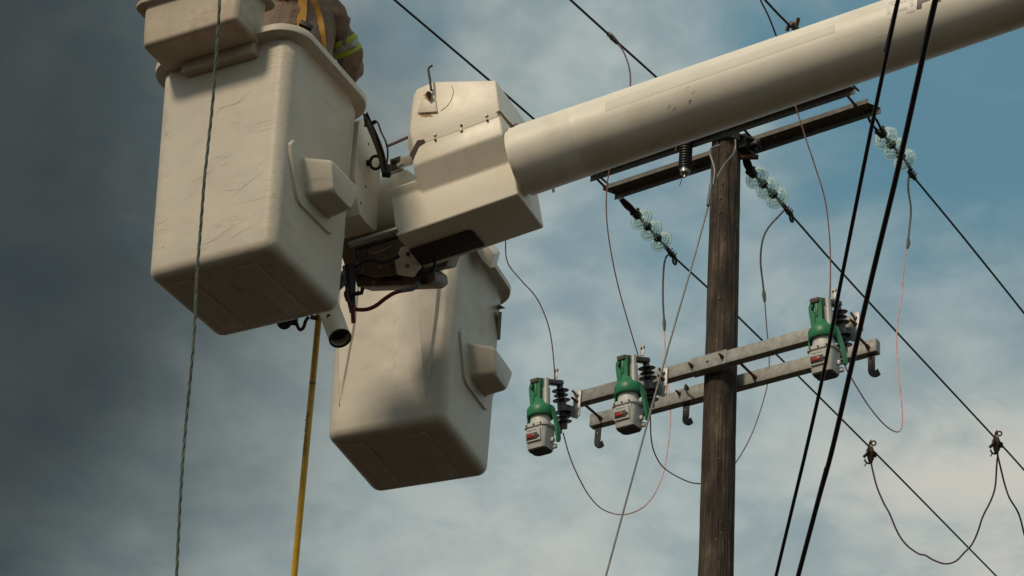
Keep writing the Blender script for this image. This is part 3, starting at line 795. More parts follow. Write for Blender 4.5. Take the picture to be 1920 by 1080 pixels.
for (u, v), lab in (((1221, 758), 'middle green and grey pole switch, hanging between the left arm end and the pole'),
                    ((1583, 656), 'rightmost green and grey pole switch, right of the pole and crossed by a black cable')):
    p = arm_pt(u, v, -0.25); p = V((p.x, p.y, p.z))
    o = copy_tree(sw0); o.location = p; o['label'] = lab; spos.append(p); sws.append(o)
print('switch z', [round(p.z, 3) for p in spos])

# ------------------------------------------------------------------ tap wires and jumpers
ds = [depth(p) for p in spos]
def pw(name, uv, d0, d1, r, m_, lab, cat='wire', grp=None):
    return wire(name, smoothpath(dpath(uv, d0, d1), 5), r, m_, lab, cat, grp)
G1 = 'thin tap wires down to the switch tops'
pw('tap_wire', [(950, 380), (948, 442), (951, 490), (975, 523), (1005, 557), (1025, 600), (1035, 645), (1041, 712)], 14.6, ds[0] - .1, 0.0045, m_pink, 'thin wire curving from behind the boom housing down to the left switch', grp=G1)
pw('tap_wire', [(1148, 290), (1143, 318), (1138, 350), (1137, 400), (1142, 450), (1154, 515), (1168, 570), (1184, 625), (1197, 668)], 14.4, ds[1] - .1, 0.0046, m_pink, 'pink wire from the left upper crossarm end down to the middle switch', grp=G1)
pw('tap_wire', [(1480, 165), (1492, 200), (1511, 260), (1531, 320), (1547, 375), (1555, 440), (1557, 500), (1556, 565)], 14.0, ds[2] - .1, 0.0048, m_pink, 'pink wire from under the boom down to the right switch', grp=G1)
pw('tap_wire', [(1156, 80), (1168, 95), (1178, 120), (1182, 145), (1181, 175)], depth(sp1), 14.3, 0.006, m_mauve, 'thin dark wire dropping from the wrapped splice to the boom')
pw('tap_wire', [(1415, -25), (1426, 0), (1440, 28), (1449, 50), (1460, 80)], 13.2, 13.6, 0.0055, m_mauve, 'thin dark wire at the top edge beside the rightmost near conductor')
e1, e2, e3 = [depth(s_[1]) for s_ in strings]
G2 = 'jumper loops from the insulator strings to the switches'
def jumper(lab, thick, thin, dE, dS):
    root = empty('jumper_cable', Matrix.Translation(P(thick[0][0], thick[0][1], dE)), lab, 'wire', G2)
    dm = dE - 0.15
    wl('sheathed_lead', tube(smoothpath(dpath(thick, dE, dm), 6), 0.0082, 8), m_guy, root)
    u, v = thick[-1]
    wl('splice_sleeve', tube(dpath([thick[-1], (u + 0.5, v + 8), (thin[0][0], thin[0][1])], dm, dm), [0.013, 0.017, 0.011], 8), m_plate, root)
    wl('bare_lead', tube(smoothpath(dpath(thin, dm, dS), 5), 0.0048, 6), m_mauve if lab.startswith('grey') else m_pink, root)
    return root
jumper('pink jumper wire looping under the left switch from the left insulator string', [(1262, 474), (1249, 482), (1244, 510), (1243, 560), (1245, 598)], [(1246, 620), (1247, 650), (1250, 700), (1257, 760), (1256, 805), (1250, 855), (1243, 890), (1225, 930), (1200, 955), (1165, 965), (1130, 955), (1105, 930), (1085, 895), (1068, 855), (1056, 812)], e1, ds[0])
jumper('grey jumper wire from the middle insulator string, passing behind the pole', [(1476, 388), (1463, 402), (1442, 425), (1430, 450), (1426, 488), (1430, 528), (1432, 545)], [(1434, 566), (1438, 620), (1442, 665), (1440, 715), (1424, 775), (1402, 830), (1370, 880), (1340, 905), (1315, 907), (1290, 903), (1255, 885), (1235, 865), (1222, 830), (1219, 772)], e2, ds[1] + .1)
jumper('long thin jumper wire at the right, hanging in a loop below the right switch', [(1704, 330), (1703, 355), (1708, 392), (1705, 430), (1703, 448)], [(1701, 466), (1695, 505), (1690, 560), (1683, 605), (1681, 650), (1685, 705), (1690, 750), (1692, 792), (1687, 808), (1675, 808), (1655, 793), (1628, 760), (1603, 720), (1586, 690), (1581, 670)], e3, ds[2])
# guy wire
gy = [(1379, 262, 15.55), (1377, 285, 15.5), (1356, 312, 15.35), (1338, 352, 15.25), (1300, 488, 15.0), (1250, 662, 14.5), (1208, 815, 14.0), (1136, 1080, 13.1)]
pts = [P(*q) for q in gy]; d = (pts[-1] - pts[-2]).normalized(); pts.append(pts[-1] + d * (pts[-1].z / -d.z * 1.0))
gw = empty('guy_wire', Matrix.Translation(pts[0]), 'grey stranded guy wire slanting down left from the pole top', 'wire')
wl('strand', tube(smoothpath(pts, 5), 0.0066, 8), m_guy, gw)
wl('preformed_grip', tube([P(1336.5, 352, 15.26), P(1334, 345, 15.25), P(1328, 385, 15.18)][1:], 0.014, 8), m_core, gw)
wl('grip_tail', tube(smoothpath([P(1337, 350, 15.25), P(1340, 318, 15.3), P(1332, 290, 15.4), P(1334, 278, 15.5), P(1350, 272, 15.5)], 5), 0.008, 6), m_guy, gw)
# hot-line clamps on the conductors lower right, with their jumper
def hot_clamp(u, v, cpt, lab):
    p = onplane(u, v, cpt, A)
    root = empty('hot_line_clamp', frame(p, C2W(1, 0, 0), C2W(0, 0, -1), C2W(0, 1, 0)), lab, 'clamp', 'tap clamps on the conductors at the lower right')
    k = depth(p) / F
    def q(x, z): return V((x * k, 0, z * k))     # x right, z up, in photo pixels at the clamp's distance
    def add(name, bm, m_): return link(name, bm, m_, root)
    add('jaw_body', prism([q(-8, 4) + V((0, -.02, 0)), q(-3, 14) + V((0, -.02, 0)), q(4, 12) + V((0, -.02, 0)), q(9, -2) + V((0, -.02, 0)), q(5, -15) + V((0, -.02, 0)), q(-3, -19) + V((0, -.02, 0)), q(-6, -8) + V((0, -.02, 0))], V((0, 0.035, 0)), 0.004), m_brown)
    add('barrel', cyl(q(-3, 3) + V((0, -0.025, 0)), q(-14, -8) + V((0, -0.025, 0)), 0.014), m_black)
    add('wing', prism([q(4, 6) + V((0, -.03, 0)), q(12, 0) + V((0, -.03, 0)), q(10, -9) + V((0, -.03, 0)), q(3, -6) + V((0, -.03, 0))], V((0, 0.05, 0)), 0.002), m_black)
    add('eye_ring', torus(q(6, 18), (0, 1, 0), 4.2 * k, 1.6 * k, 16, 6), m_brown)
    add('lug', tube([q(-2, 10), q(-1, 20), q(2, 25)], [0.012, 0.009, 0.004], 6), m_rust)
    add('lower_jaw', tube(smoothpath([q(-11, -12), q(-8, -18), q(-2, -20), q(4, -17)], 3), 0.009, 6), m_brown)
    add('set_screw', tube([q(-6, -17), q(-11, -25)], 0.006, 6), m_galvd)
    return p
c1 = hot_clamp(1632, 849, cond[0][0], 'lower left of the two tap clamps, on the leftmost dark green conductor')
c2 = hot_clamp(1868, 831, cond[1][0], 'upper right tap clamp near the right edge with two wires hanging from it')
d1, d2 = depth(c1), depth(c2)
pw('jumper_wire', [(1633, 866), (1637, 885), (1645, 915), (1658, 945), (1668, 963), (1683, 998), (1700, 1022), (1722, 1038), (1735, 1041), (1750, 1050), (1772, 1057), (1792, 1052), (1808, 1036), (1822, 1021), (1833, 998), (1843, 968), (1858, 938), (1866, 912), (1869, 870), (1871, 852)], d1, d2, 0.0085, m_mauve, 'brown wire sagging in a loop between the two tap clamps at lower right')
pts = [P(1870, 850, d2), P(1875, 872, d2), P(1883, 905, d2 + .1), P(1892, 932, d2 + .1), P(1906, 955, d2 + .15), P(1913, 972, d2 + .2), P(1920, 1000, d2 + .25), P(1935, 1060, d2 + .3), P(1945, 1130, d2 + .3)]
wire('jumper_wire', smoothpath(pts, 5), 0.0085, m_mauve, 'short brown wire hanging from the right tap clamp out of frame at the right edge', 'wire')
# two black cables close to the camera side
for uvd, lab, r in (([(1703, -80, 6.1), (1684, 0, 6.2), (1660, 115, 6.33), (1632, 250, 6.47), (1575, 537, 6.8), (1545, 695, 7.0), (1510, 850, 7.25), (1455, 1080, 7.6)], 'left of the two black cables crossing in front of the boom', 0.0063),
                    ([(1773, -80, 5.5), (1754, 0, 5.6), (1701, 240, 5.88), (1676, 350, 6.0), (1630, 540, 6.25), (1564, 828, 6.65), (1535, 935, 6.8), (1497, 1078, 7.0)], 'right, thicker of the two black cables crossing in front of the boom', 0.0080)):
    pts = [P(*q) for q in uvd]
    pts.insert(0, pts[0] + (pts[0] - pts[1]).normalized() * 4); pts.append(pts[-1] + (pts[-1] - pts[-2]).normalized() * 5)
    wire('black_cable', smoothpath(pts, 6), r, m_blk_wire, lab, 'cable', 'black cables in the foreground', 10)
# twisted rope in front of the left bucket
uvd = [(424, -260, 7.75), (412, 0, 7.7), (405, 110, 7.68), (398, 200, 7.66), (384, 330, 7.62), (376, 430, 7.6), (369, 520, 7.57), (363, 640, 7.53), (348, 800, 7.5), (339, 920, 7.45), (331, 1080, 7.4), (318, 1380, 7.3)]
path = smoothpath([P(*q) for q in uvd], 26)
bm = bmesh.new()
for k in range(3):
    pp = []; acc = 0
    for i, p in enumerate(path):
        if i: acc += (p - path[i - 1]).length
        t = (path[min(i + 1, len(path) - 1)] - path[max(i - 1, 0)]).normalized(); x_, y_ = perp_frame(t)
        a = acc * 46 + k * 2.094
        pp.append(p + (x_ * math.cos(a) + y_ * math.sin(a)) * 0.0030)
    add_tube(bm, [q - path[0] for q in pp], 0.0031, 6)
ro = link('hand_line', bm, m_rope); ro.location = path[0]
tag(ro, 'grey green twisted rope hanging in front of the left bucket', 'rope')

# ------------------------------------------------------------------ buckets
def Rr(r):
    a = r.length
    return Quaternion(r / a, a).to_matrix() if a > 1e-9 else Matrix.Identity(3)
def bucket_frame(p):
    c, s = math.cos(-0.45), math.sin(-0.45)
    B = M.transposed() @ Matrix(((c, -s, 0), (s, c, 0), (0, 0, 1))) @ Rr(V(p[3:6]))
    # axes in camera space -> world
    B = M @ B
    return frame(CAMLOC + M @ V(p[:3]), B.col[0], B.col[1], B.col[2])
WB, LB, TP, HB = 0.591, 0.557, 0.072, 1.05
F1 = bucket_frame((-1.077, -0.031, -8.702, 0.076, -0.049, -0.04))
F2 = bucket_frame((-0.478, -0.787, -9.96, 0.011, -0.046, 0.028))
def bucket(name, fr, m_, label, corner=0.055, br=0.045):
    root = empty(name, fr, label, 'lift bucket', 'fibreglass lift buckets')
    def ring(z, inset, r=corner):
        k = 1 + TP * z / HB
        return rrect(WB * k - 2 * inset, LB * k - 2 * inset, max(0.012, r - inset), z, 7)
    rings = [ring(0.0, br + .10), ring(0.0, br)]
    for k in range(1, 6):
        a = math.radians(18 * k); rings.append(ring(br * (1 - math.cos(a)), br * (1 - math.sin(a))))
    zt = HB
    n = 12
    for k in range(1, n + 1): rings.append(ring(br + (zt - 0.06 - br) * k / n, 0.0))
    rf = corner + 0.05
    # rim
    for z, o in ((zt - 0.046, 0.003), (zt - 0.040, 0.012), (zt - 0.038, 0.050), (zt - 0.034, 0.056), (zt - 0.008, 0.058), (zt - 0.001, 0.053), (zt + 0.002, 0.044), (zt + 0.002, 0.0), (zt - 0.006, -0.008)):
        rings.append(ring(z, -o, rf - o * .3))
    for z in (zt - 0.04, 0.5, 0.03): rings.append(ring(z, 0.010))
    body = link('tub', loft(rings, True, True), m_, root, 50)
    return root, body
b1, tub1 = bucket('lift_bucket', F1, m_b1, 'larger looking upper left white bucket with a worker standing in it')
b2, tub2 = bucket('lift_bucket', F2, m_b2, 'lower empty white bucket hanging under the boom housing')
def step(root, m_, dy=0.0, dz=0.0):
    k = WB / 2 * (1 + TP * 0.4)
    poly = [(-.225, .535), (-.245, .50), (-.235, .46), (-.175, .325), (-.155, .292), (-.125, .278), (.105, .278), (.135, .29), (.155, .325), (.225, .46), (.23, .50), (.205, .535)]
    pts = [V((k * 1.0 + 0.0 + (z - .42) * 0.02, y + dy, z + dz)) for y, z in poly]
    pts2 = [V((k + 0.012 + (z - .42) * 0.02, (y + 0.005) * 0.97 - .005 + dy, (z - .41) * .97 + .41 + dz)) for y, z in poly]
    bm = loft([pts, pts2]); o = link('step_plate', bm, m_, root)
    def rg(off, y0t, y1t, y0b, y1b, zt, zb, r=.022):
        c = [(y1t, zt), (y0t, zt), (y0b, zb), (y1b, zb)]; out = []
        for i, (y, z) in enumerate(c):
            pv = V((0, *c[i - 1])); nx = V((0, *c[(i + 1) % 4])); me = V((0, y, z))
            a = (pv - me).normalized(); b = (nx - me).normalized()
            for t in (0, .25, .5, .75, 1):
                w1 = (1 - t) ** 2; w3 = t * t; w2 = 2 * t * (1 - t)
                q = (me + a * r) * w1 + me * w2 + (me + b * r) * w3
                out.append(V((k + off, q.y + dy, q.z + dz)))
        return out
    rings = [rg(0.008, -.170, .185, -.105, .105, .500, .335), rg(0.020, -.155, .170, -.098, .095, .492, .338), rg(0.115, -.118, .140, -.085, .072, .480, .335, .025), rg(0.128, -.110, .130, -.078, .066, .472, .342, .025), rg(0.131, -.10, .12, -.07, .058, .462, .352, .022)]
    link('foot_step', loft(rings), m_, root, 40)
step(b1, m_b1)
step(b2, m_b2, 0.035, 0.012)
# bottom pads and front ribs
for root, m_ in ((b1, m_b1), (b2, m_b2)):
    for x in (-0.17, 0.13):
        link('base_pad', box((x - 0.045, -0.205, -0.007), (x + 0.045, 0.205, -0.0001), 0.003), m_, root)
def rib(root, x0, x1, xb, z0, z1, dp, m_):
    def fy(z): return -LB / 2 * (1 + TP * z / HB)
    rings = []
    for z in (z0, z0 + 0.05, z0 + 0.15, (z0 + z1) / 2, z1):
        t = (z - z0) / (z1 - z0); d = dp * min(1, t * 4) + 0.0008
        a = xb + (x0 - xb) * min(1, t * 1.3 + .15); b = xb + (x1 - xb) * min(1, t * 1.3 + .15)
        kx = 1 + TP * z / HB
        rings.append([V((a * kx, fy(z) + .002, z)), V(((a + .010) * kx, fy(z) - d, z)), V(((b - .010) * kx, fy(z) - d, z)), V((b * kx, fy(z) + .002, z))])
    link('stiffening_rib', loft(rings), m_, root, 25)
rib(b2, 0.115, 0.235, 0.20, 0.14, 0.98, 0.020, m_b2)
rib(b2, -0.275, -0.165, -0.235, 0.16, 0.98, 0.010, m_b2)
# white bracket over the rim of the lower bucket, small fittings behind it
q = [P(u, v, 10.26) for u, v in ((890, 464), (911, 456), (926, 476), (919, 503), (904, 488))]
wl('rim_bracket', prism(q, C2W(0.03, 0.01, -0.12), 0.003), m_fib, b2)
q = [P(u, v, 10.48) for u, v in ((936, 571), (948, 578), (936, 580))]
wl('rear_fitting', prism(q, C2W(0.0, 0, -0.1)), m_rust, b2)
q = [P(u, v, 10.48) for u, v in ((934, 585), (941, 585), (938, 637), (930, 638))]
wl('rear_latch', prism(q, C2W(0.0, 0, -0.05)), m_steel, b2)
# scuffs and grime streaks on the shells
def scuffs(root, face, n, rnd, m_, xr, zr, lean_=0.25, lmax=0.22, wmax=0.0011):
    bm = bmesh.new()
    for _ in range(n):
        L_ = lmax * (0.2 + rnd.random() ** 2); x = rnd.uniform(*xr); z = rnd.uniform(*zr); a = rnd.gauss(lean_, 0.25); cv = rnd.gauss(0, 0.25)
        w_ = rnd.uniform(0.0004, wmax); prev = None
        for k in range(9):
            t = k / 8 - .5; xx = x + math.cos(a) * L_ * t; zz = z + math.sin(a) * L_ * t + cv * L_ * (t * t - .25)
            ww = w_ * max(0.1, 1 - abs(t) * 2) * (0.6 + rnd.random() * .6)
            def pt(p_, q_):
                kk = 1 + TP * q_ / HB
                if face == 'front': return V((p_, -LB / 2 * kk - 0.0006, q_))
                if face == 'right': return V((WB / 2 * kk + 0.0006, p_, q_))
                return V((p_, q_, -0.0003 if not (abs(p_ + .17) < .05 or abs(p_ - .13) < .05) else -0.0076))
            cur = (bm.verts.new(pt(xx, zz - ww)), bm.verts.new(pt(xx, zz + ww)))
            if prev: bm.faces.new((prev[0], cur[0], cur[1], prev[1]))
            prev = cur
    o = link('scuff_marks', bm, m_, root); o['kind'] = 'stuff'
rn = random.Random(5)
m_scuff = mat('brown_scuff', (0.38, 0.30, 0.22), 0.8, var=0.3, scale=30, bump=0)
m_grime = mat('dark_grime', (0.09, 0.06, 0.04), 0.8, var=0.4, scale=30, bump=0)
scuffs(b1, 'front', 24, rn, m_scuff, (-.25, .22), (.08, .92)); scuffs(b1, 'front', 10, rn, m_grime, (-.27, .24), (.1, .9), .4, .05, .0010)
scuffs(b1, 'right', 26, rn, m_scuff, (-.22, .2), (.1, .95), -.4, .10, .0009)
scuffs(b1, 'base', 16, rn, m_grime, (-.2, .2), (-.2, .2), 1.2, .16, .003)
scuffs(b2, 'front', 14, rn, m_scuff, (-.16, .1), (.1, .7), .8, .10, .0010); scuffs(b2, 'right', 20, rn, m_scuff, (-.2, .2), (.1, .95), -.6, .10, .0009)
scuffs(b2, 'base', 16, rn, m_grime, (-.2, .2), (-.2, .2), 1.2, .12, .004)
# tool tray on the first bucket
tray = empty('tool_tray', F1 @ Matrix.Translation((-0.05, -0.40, 0.99)), 'grimy white tool tray hung on the front of the worker\'s bucket', 'tool tray')
FRAMES[tray.name] = F1 @ Matrix.Translation((-0.05, -0.40, 0.99))
def tr(w_, l_, r, z): return rrect(w_, l_, r, z, 6)
rings = [tr(.40, .14, .02, 0.0)]
for k in range(0, 6):
    a = math.radians(18 * k); rings.append(tr(.462 - .04 * (1 - math.sin(a)), .205 - .04 * (1 - math.sin(a)), .03, .022 * (1 - math.cos(a))))
rings += [tr(.470, .211, .03, .10), tr(.476, .216, .03, .195), tr(.482, .220, .035, .203), tr(.548, .262, .04, .207), tr(.556, .270, .045, .214), tr(.552, .266, .045, .224), tr(.50, .24, .04, .226), tr(.464, .202, .026, .218), tr(.45, .19, .02, .02)]
link('tub', loft(rings), m_tray, tray, 50)
link('mounting_lip', box((-0.135, 0.060, -0.05), (0.215, 0.115, 0.06), 0.008), m_tray, tray)

# ------------------------------------------------------------------ boom, tip housing and bucket mount (one machine)
KX = V((0.8817, -0.4295, 0.1953)).normalized(); KY = V((0.4168, 0.903, 0.104)); KY = (KY - KX * KY.dot(KX)).normalized(); KZ = KX.cross(KY)
KO = P(971, 364, 9.0)
FK = frame(KO, KX, KY, KZ)
lift = empty('boom_lift', FK, 'thick cream fibreglass boom crossing the sky, with a boxy tip housing', 'boom lift')
# lower cover: profile in (y, z) swept along x
def sweep(name, prof, xa, xb, m_, bev, parent=lift, seg=3):
    return link(name, prism([V((xa, y, z)) for y, z in prof], V((xb - xa, 0, 0)), bev, seg), m_, parent, 40)
low = bmesh.new()
# stations along x with their own profile so the left flange steps down
def prof_low(full):
    if full: return [(0.0, 0.0), (0.0, 0.172), (-0.072, 0.268), (-0.072, 0.366), (0.30, 0.366), (0.30, 0.0)]
    return [(0.0, 0.0), (0.0, 0.192), (-0.022, 0.222), (-0.020, 0.232), (0.30, 0.240), (0.30, 0.0)]
st = [(-0.562, False), (-0.432, False), (-0.414, True), (0.002, True)]
bm = loft([[V((x, y, z)) for y, z in prof_low(fl_)] for x, fl_ in st])
bmesh.ops.recalc_face_normals(bm, faces=bm.faces)
bmesh.ops.bevel(bm, geom=[e for e in bm.edges if e.calc_face_angle(0) > 0.25], offset=0.009, segments=3, affect='EDGES', profile=0.5)
cover_low = link('lower_cover', bm, m_fib, lift, 30)
# upper cover
top = [(-0.405, 0.368), (-0.412, 0.455), (-0.372, 0.636), (-0.352, 0.664), (-0.275, 0.672), (0.008, 0.560), (0.000, 0.368)]
front = [V((x, -0.064, z)) for x, z in top]
mid = [V((x - (0.05 if i in (0, 1, 2, 3) else 0) + (0.0), 0.02, z + (0.0))) for i, (x, z) in enumerate(top)]
back = [V((x - (0.05 if i in (0, 1, 2, 3) else 0), 0.36, z)) for i, (x, z) in enumerate(top)]
bm = loft([front, mid, back]); bmesh.ops.recalc_face_normals(bm, faces=bm.faces)
bmesh.ops.bevel(bm, geom=list(bm.edges), offset=0.008, segments=3, affect='EDGES', profile=0.5)
cover_up = link('upper_cover', bm, m_fib, lift, 22)
# raised dark block painting the shade of a slot in the bottom
def kpt(u, v, c): return onplane(u, v, KO + KY * c, KY)
q = [onplane(u, v, KO, KZ) for u, v in ((767, 467), (784, 461), (876, 430.5), (886, 431), (909, 457), (800, 492), (789, 494))]
wl('slot_shade', prism(q, -KZ * 0.012, 0.003), m_shade, cover_low)
# dark gaps and red boots at both seam ends
for uv in (((768, 292), (783, 264), (796, 262), (797, 268), (786, 276), (775, 300)), ((930, 211), (938, 208), (955, 228), (966, 238), (960, 243), (938, 214))):
    q = [onplane(u, v, KO - KY * 0.070, KY) for u, v in uv]
    wl('seam_gap', prism(q, -KY * 0.004), m_shade, cover_low)
wl('red_cap', cyl(onplane(961, 240, KO - KY * .01, KY), onplane(971, 235, KO - KY * .01, KY), 0.011, 10), m_hose, cover_low)
for k, (u, v) in enumerate(((912.6, 217), (914.4, 226.6), (865.5, 235.8), (865, 244.6), (815.9, 253.4), (816.6, 262.9))):
    p = onplane(u, v, KO - KY * (0.073 if k % 2 or k == 3 else 0.064), KY)
    r = 0.0075 if k in (0, 3, 4) else 0.005
    wl('bolt', cyl(p + KY * 0.004, p - KY * 0.008, r, 10, 0.002), m_plate if k in (0, 3, 4) else m_rust, cover_up if k in (0, 2, 4) else cover_low)
# trapezoid plate with hook rod
q = [onplane(u, v, KO - KY * 0.0645, KY) for u, v in ((796.5, 170), (814, 168.6), (821, 211), (784, 213.5))]
tpz = wl('hook_plate', prism(q, -KY * 0.010, 0.002), m_fib, cover_up)
tpz.parent = lift
def stain(name, cu, cv, ru, rv, c, axn, parent, m_, seed=0, n=22):
    pts = []
    for k in range(n):
        a = 2 * math.pi * k / n; rr = 0.75 + 0.5 * noise.noise(V((math.cos(a) * 1.7 + seed, math.sin(a) * 1.7, seed)))
        pts.append(onplane(cu + ru * rr * math.cos(a), cv + rv * rr * math.sin(a), c, axn))
    bm = bmesh.new(); bm.faces.new([bm.verts.new(p) for p in pts]); return wl(name, bm, m_, parent)
m_stain = mat('rust_stain', (0.42, 0.26, 0.14), 0.7, var=0.2, scale=30, bump=0)
stain('rust_stain', 803, 180, 9.5, 10, KO - KY * 0.0755, KY, tpz, m_stain, 1)
stain('rust_stain', 800, 216, 15, 4.5, KO - KY * 0.0650, KY, cover_up, m_stain, 3)
def fp(u, v, off): return onplane(u, v, KO - KY * off, KY)
wl('rust_nut', cyl(fp(803.5, 176, 0.074), fp(803.5, 176, 0.105), 0.012, 8), m_rust, tpz)
wl('hook_rod', tube([fp(808.5, 170, .09), fp(806, 148, .095), fp(803, 132, .10), fp(803.5, 127.5, .10), fp(811, 122, .10)], 0.0052, 8), m_black, tpz)
wl('scratch', tube(smoothpath([fp(847, 160, .0645), fp(850, 172, .0645), fp(846, 187, .0645), fp(838, 199, .0645), fp(826, 208, .0645)], 4), 0.0016, 5), m_stain, cover_up)
# boom
BA = P(978, 303, 9.12); BB = P(1900, -13, 8.6)
bd = (BB - BA).normalized(); x_, y_ = perp_frame(bd)
FB = frame(BA, x_, y_, bd)
BL = (BB - BA).length
def brad(t): return 0.1505 - 0.0085 * t / BL
bm = lathe([(0, -0.02), (brad(0) - 0.01, -0.02), (brad(0) - 0.008, 0.02)] + [(brad(t), t) for t in (0.0 + 0.021, 0.4, 0.8, 1.4, 2.1, 3.5, 5.0)] + [(0, 5.0)], 72)
bmesh.ops.transform(bm, matrix=FB, verts=bm.verts)
boom = wl('boom_tube', bm, m_boom, lift, 30)
bm = lathe([(brad(0) + .001, 0.0), (brad(.3) + .0009, 0.27), (brad(.3), 0.272), (brad(0), 0.0)], 72, closed=True)
bmesh.ops.transform(bm, matrix=FB, verts=bm.verts)
wl('end_sleeve', bm, m_boom, boom, 30)
def on_boom(u, v, lift_=0.0012):
    r = ray(u, v); o = CAMLOC - BA
    dp = r - bd * r.dot(bd); op = o - bd * o.dot(bd)
    R_ = brad(max(0, (P(u, v, 8.7) - BA).dot(bd))) + lift_
    a = dp.dot(dp); b = 2 * dp.dot(op); c = op.dot(op) - R_ * R_
    D = b * b - 4 * a * c
    if D < 0: D = 0
    return CAMLOC + r * ((-b - math.sqrt(D)) / (2 * a))
def decal(name, quads, m_, parent, n=6, lift_=0.0012):
    bm = bmesh.new()
    for (p0, p1, p2, p3) in quads:
        G_ = [[None] * (n + 1) for _ in range(n + 1)]
        for i in range(n + 1):
            for j in range(n + 1):
                s, t = i / n, j / n
                u = (p0[0] * (1 - s) + p1[0] * s) * (1 - t) + (p3[0] * (1 - s) + p2[0] * s) * t
                v = (p0[1] * (1 - s) + p1[1] * s) * (1 - t) + (p3[1] * (1 - s) + p2[1] * s) * t
                G_[i][j] = bm.verts.new(on_boom(u, v, lift_))
        for i in range(n):
            for j in range(n): bm.faces.new((G_[i][j], G_[i + 1][j], G_[i + 1][j + 1], G_[i][j + 1]))
    return wl(name, bm, m_, parent)
decal('warning_strip', [((1134, 191), (1565, 45), (1566, 60), (1135, 209))], m_band, boom, 12, .0006)
def c8(*a): return [(1600 + x / 8, y / 8) for x, y in a]
decal('lettering', [c8((480, 20), (530, 8), (556, 195), (505, 210)), c8((480, 20), (640, -30), (650, 10), (530, 45)), c8((560, 45), (800, -20), (800, 10), (570, 78)),
                    c8((590, 165), (800, 92), (810, 128), (600, 198)), c8((520, 262), (650, 205), (655, 250), (540, 302)), c8((775, 150), (822, 135), (838, 185), (800, 195)),
                    c8((830, 155), (905, 120), (925, 155), (835, 192)), c8((840, 30), (888, 14), (905, 80), (858, 97)), c8((840, -40), (880, -50), (890, 16), (842, 30))], m_silver, boom, 4)
decal('lettering', [c8((960, 0), (1036, -30), (1022, 122), (945, 143)), c8((960, -40), (1180, -90), (1150, 0), (1030, 45)), c8((1240, 10), (1310, -20), (1310, 15), (1245, 42))], m_dark, boom, 4)
# a few scuff marks
for k, uv in enumerate((((1285, 172), (1290, 162), (1297, 176), (1303, 170)), ((1252, 204), (1256, 196), (1262, 207), (1266, 200)), ((990, 250), (996, 258), (992, 266)), ((1290, 190), (1296, 186), (1292, 194)))):
    wl('scuff_mark', tube([on_boom(u, v, 0.0006) for u, v in uv], 0.0005, 4), m_brown, boom)
wl('drain_stub', tube([P(1037, 350, 8.98), P(1038, 361, 8.98)], 0.006, 6), m_plate, boom)

# mount between the buckets
bx = V((F1[0][0], F1[1][0], F1[2][0])); by = V((F1[0][1], F1[1][1], F1[2][1])); bz = V((F1[0][2], F1[1][2], F1[2][2]))
pp = P(690, 330, 9.32)
outline = [(673, 228), (684, 221), (699, 250), (714, 292), (713, 330), (709, 400), (707, 427), (703, 434), (688, 419), (675, 402), (671, 380), (666, 332), (669, 270)]
q = [onplane(u, v, pp, bx) for u, v in outline]
plate = wl('mount_plate', prism(q, -bx * 0.14, 0.003), m_fib, lift)
eb = onplane(689, 306, pp, bx)
wl('eye_bolt', torus(eb + bx * 0.035 + by * 0.01, (by + bz * 0.3 - bx * .6), 0.024, 0.0075, 22, 8, 1.25), m_black, plate)
wl('eye_shank', cyl(eb, eb + bx * 0.014, 0.014, 10), m_black, plate)
for u, v in ((691, 270), (685.5, 350), (676, 381)):
    p = onplane(u, v, pp, bx); wl('bolt_hole', cyl(p - bx * .002, p + bx * 0.0015, 0.006, 10), m_rust, plate)
# rotator housing
wl('rotator_housing', cyl(P(712, 398, 9.62), P(775, 376, 9.55), 0.152, 40, 0.01), m_fib, lift)
wl('bolt', cyl(P(720.5, 397.5, 9.48), P(720.5, 397.5, 9.455), 0.013, 10), m_rust, lift)
wl('top_bracket', prism([P(u, v, 9.5) for u, v in ((750, 296), (773, 288), (773, 308), (750, 314))], C2W(0, 0, -.05), .002), m_fib, lift)
wl('top_bracket', prism([P(u, v, 9.55) for u, v in ((731, 299), (751, 292), (751, 316), (733, 322))], C2W(0, 0, -.05), .002), m_brown, lift)
wl('fitting', tube([P(734, 305, 9.5), P(745, 303, 9.5)], 0.014, 8), m_black, lift)
wl('fitting', tube([P(745, 312, 9.45), P(755, 306, 9.45)], 0.010, 8), m_plate, lift)
wl('nameplate', prism([P(u, v, 9.40) for u, v in ((729, 327), (757, 314), (755, 320), (733, 328))], C2W(0, 0, -.004)), m_steel, lift)
wl('thin_rod', tube([P(724, 275, 9.4), P(770, 255, 9.4)], 0.0068, 8), m_mauve, lift)
# shaded linkage under the housing
wl('cylinder_rod', tube([P(655, 459, 9.14), P(746, 430, 9.1)], 0.0135, 12), m_steel, lift)
wl('cylinder_rod', tube([P(668, 468, 9.2), P(746, 444, 9.15)], 0.009, 10), m_black, lift)
wl('carriage_block', prism([P(u, v, 9.38) for u, v in ((650, 438), (745, 425), (800, 455), (852, 462), (838, 500), (800, 508), (700, 520), (648, 505), (634, 460))], C2W(0.03, 0, -.38), .01), m_brown, lift)
wl('pivot_arm', prism([P(u, v, 9.33) for u, v in ((752, 462), (788, 462), (790, 500), (776, 520), (744, 515), (740, 490))], C2W(0.0, 0, -.06), .008), m_fib, lift)
wl('lower_beam', prism([P(u, v, 9.45) for u, v in ((664, 506), (800, 498), (815, 508), (817, 524), (806, 533), (668, 538))], C2W(0.05, -.02, -.22), .008), m_brown, lift)
for uv in (((714, 521), (752, 519), (752, 526), (714, 528)), ((738, 513), (752, 511), (752, 517), (738, 518)), ((672, 512), (690, 511), (690, 518), (672, 520))):
    wl('slot', prism([P(u, v, 9.445) for u, v in uv], C2W(0, 0, -.004)), m_shade, lift)
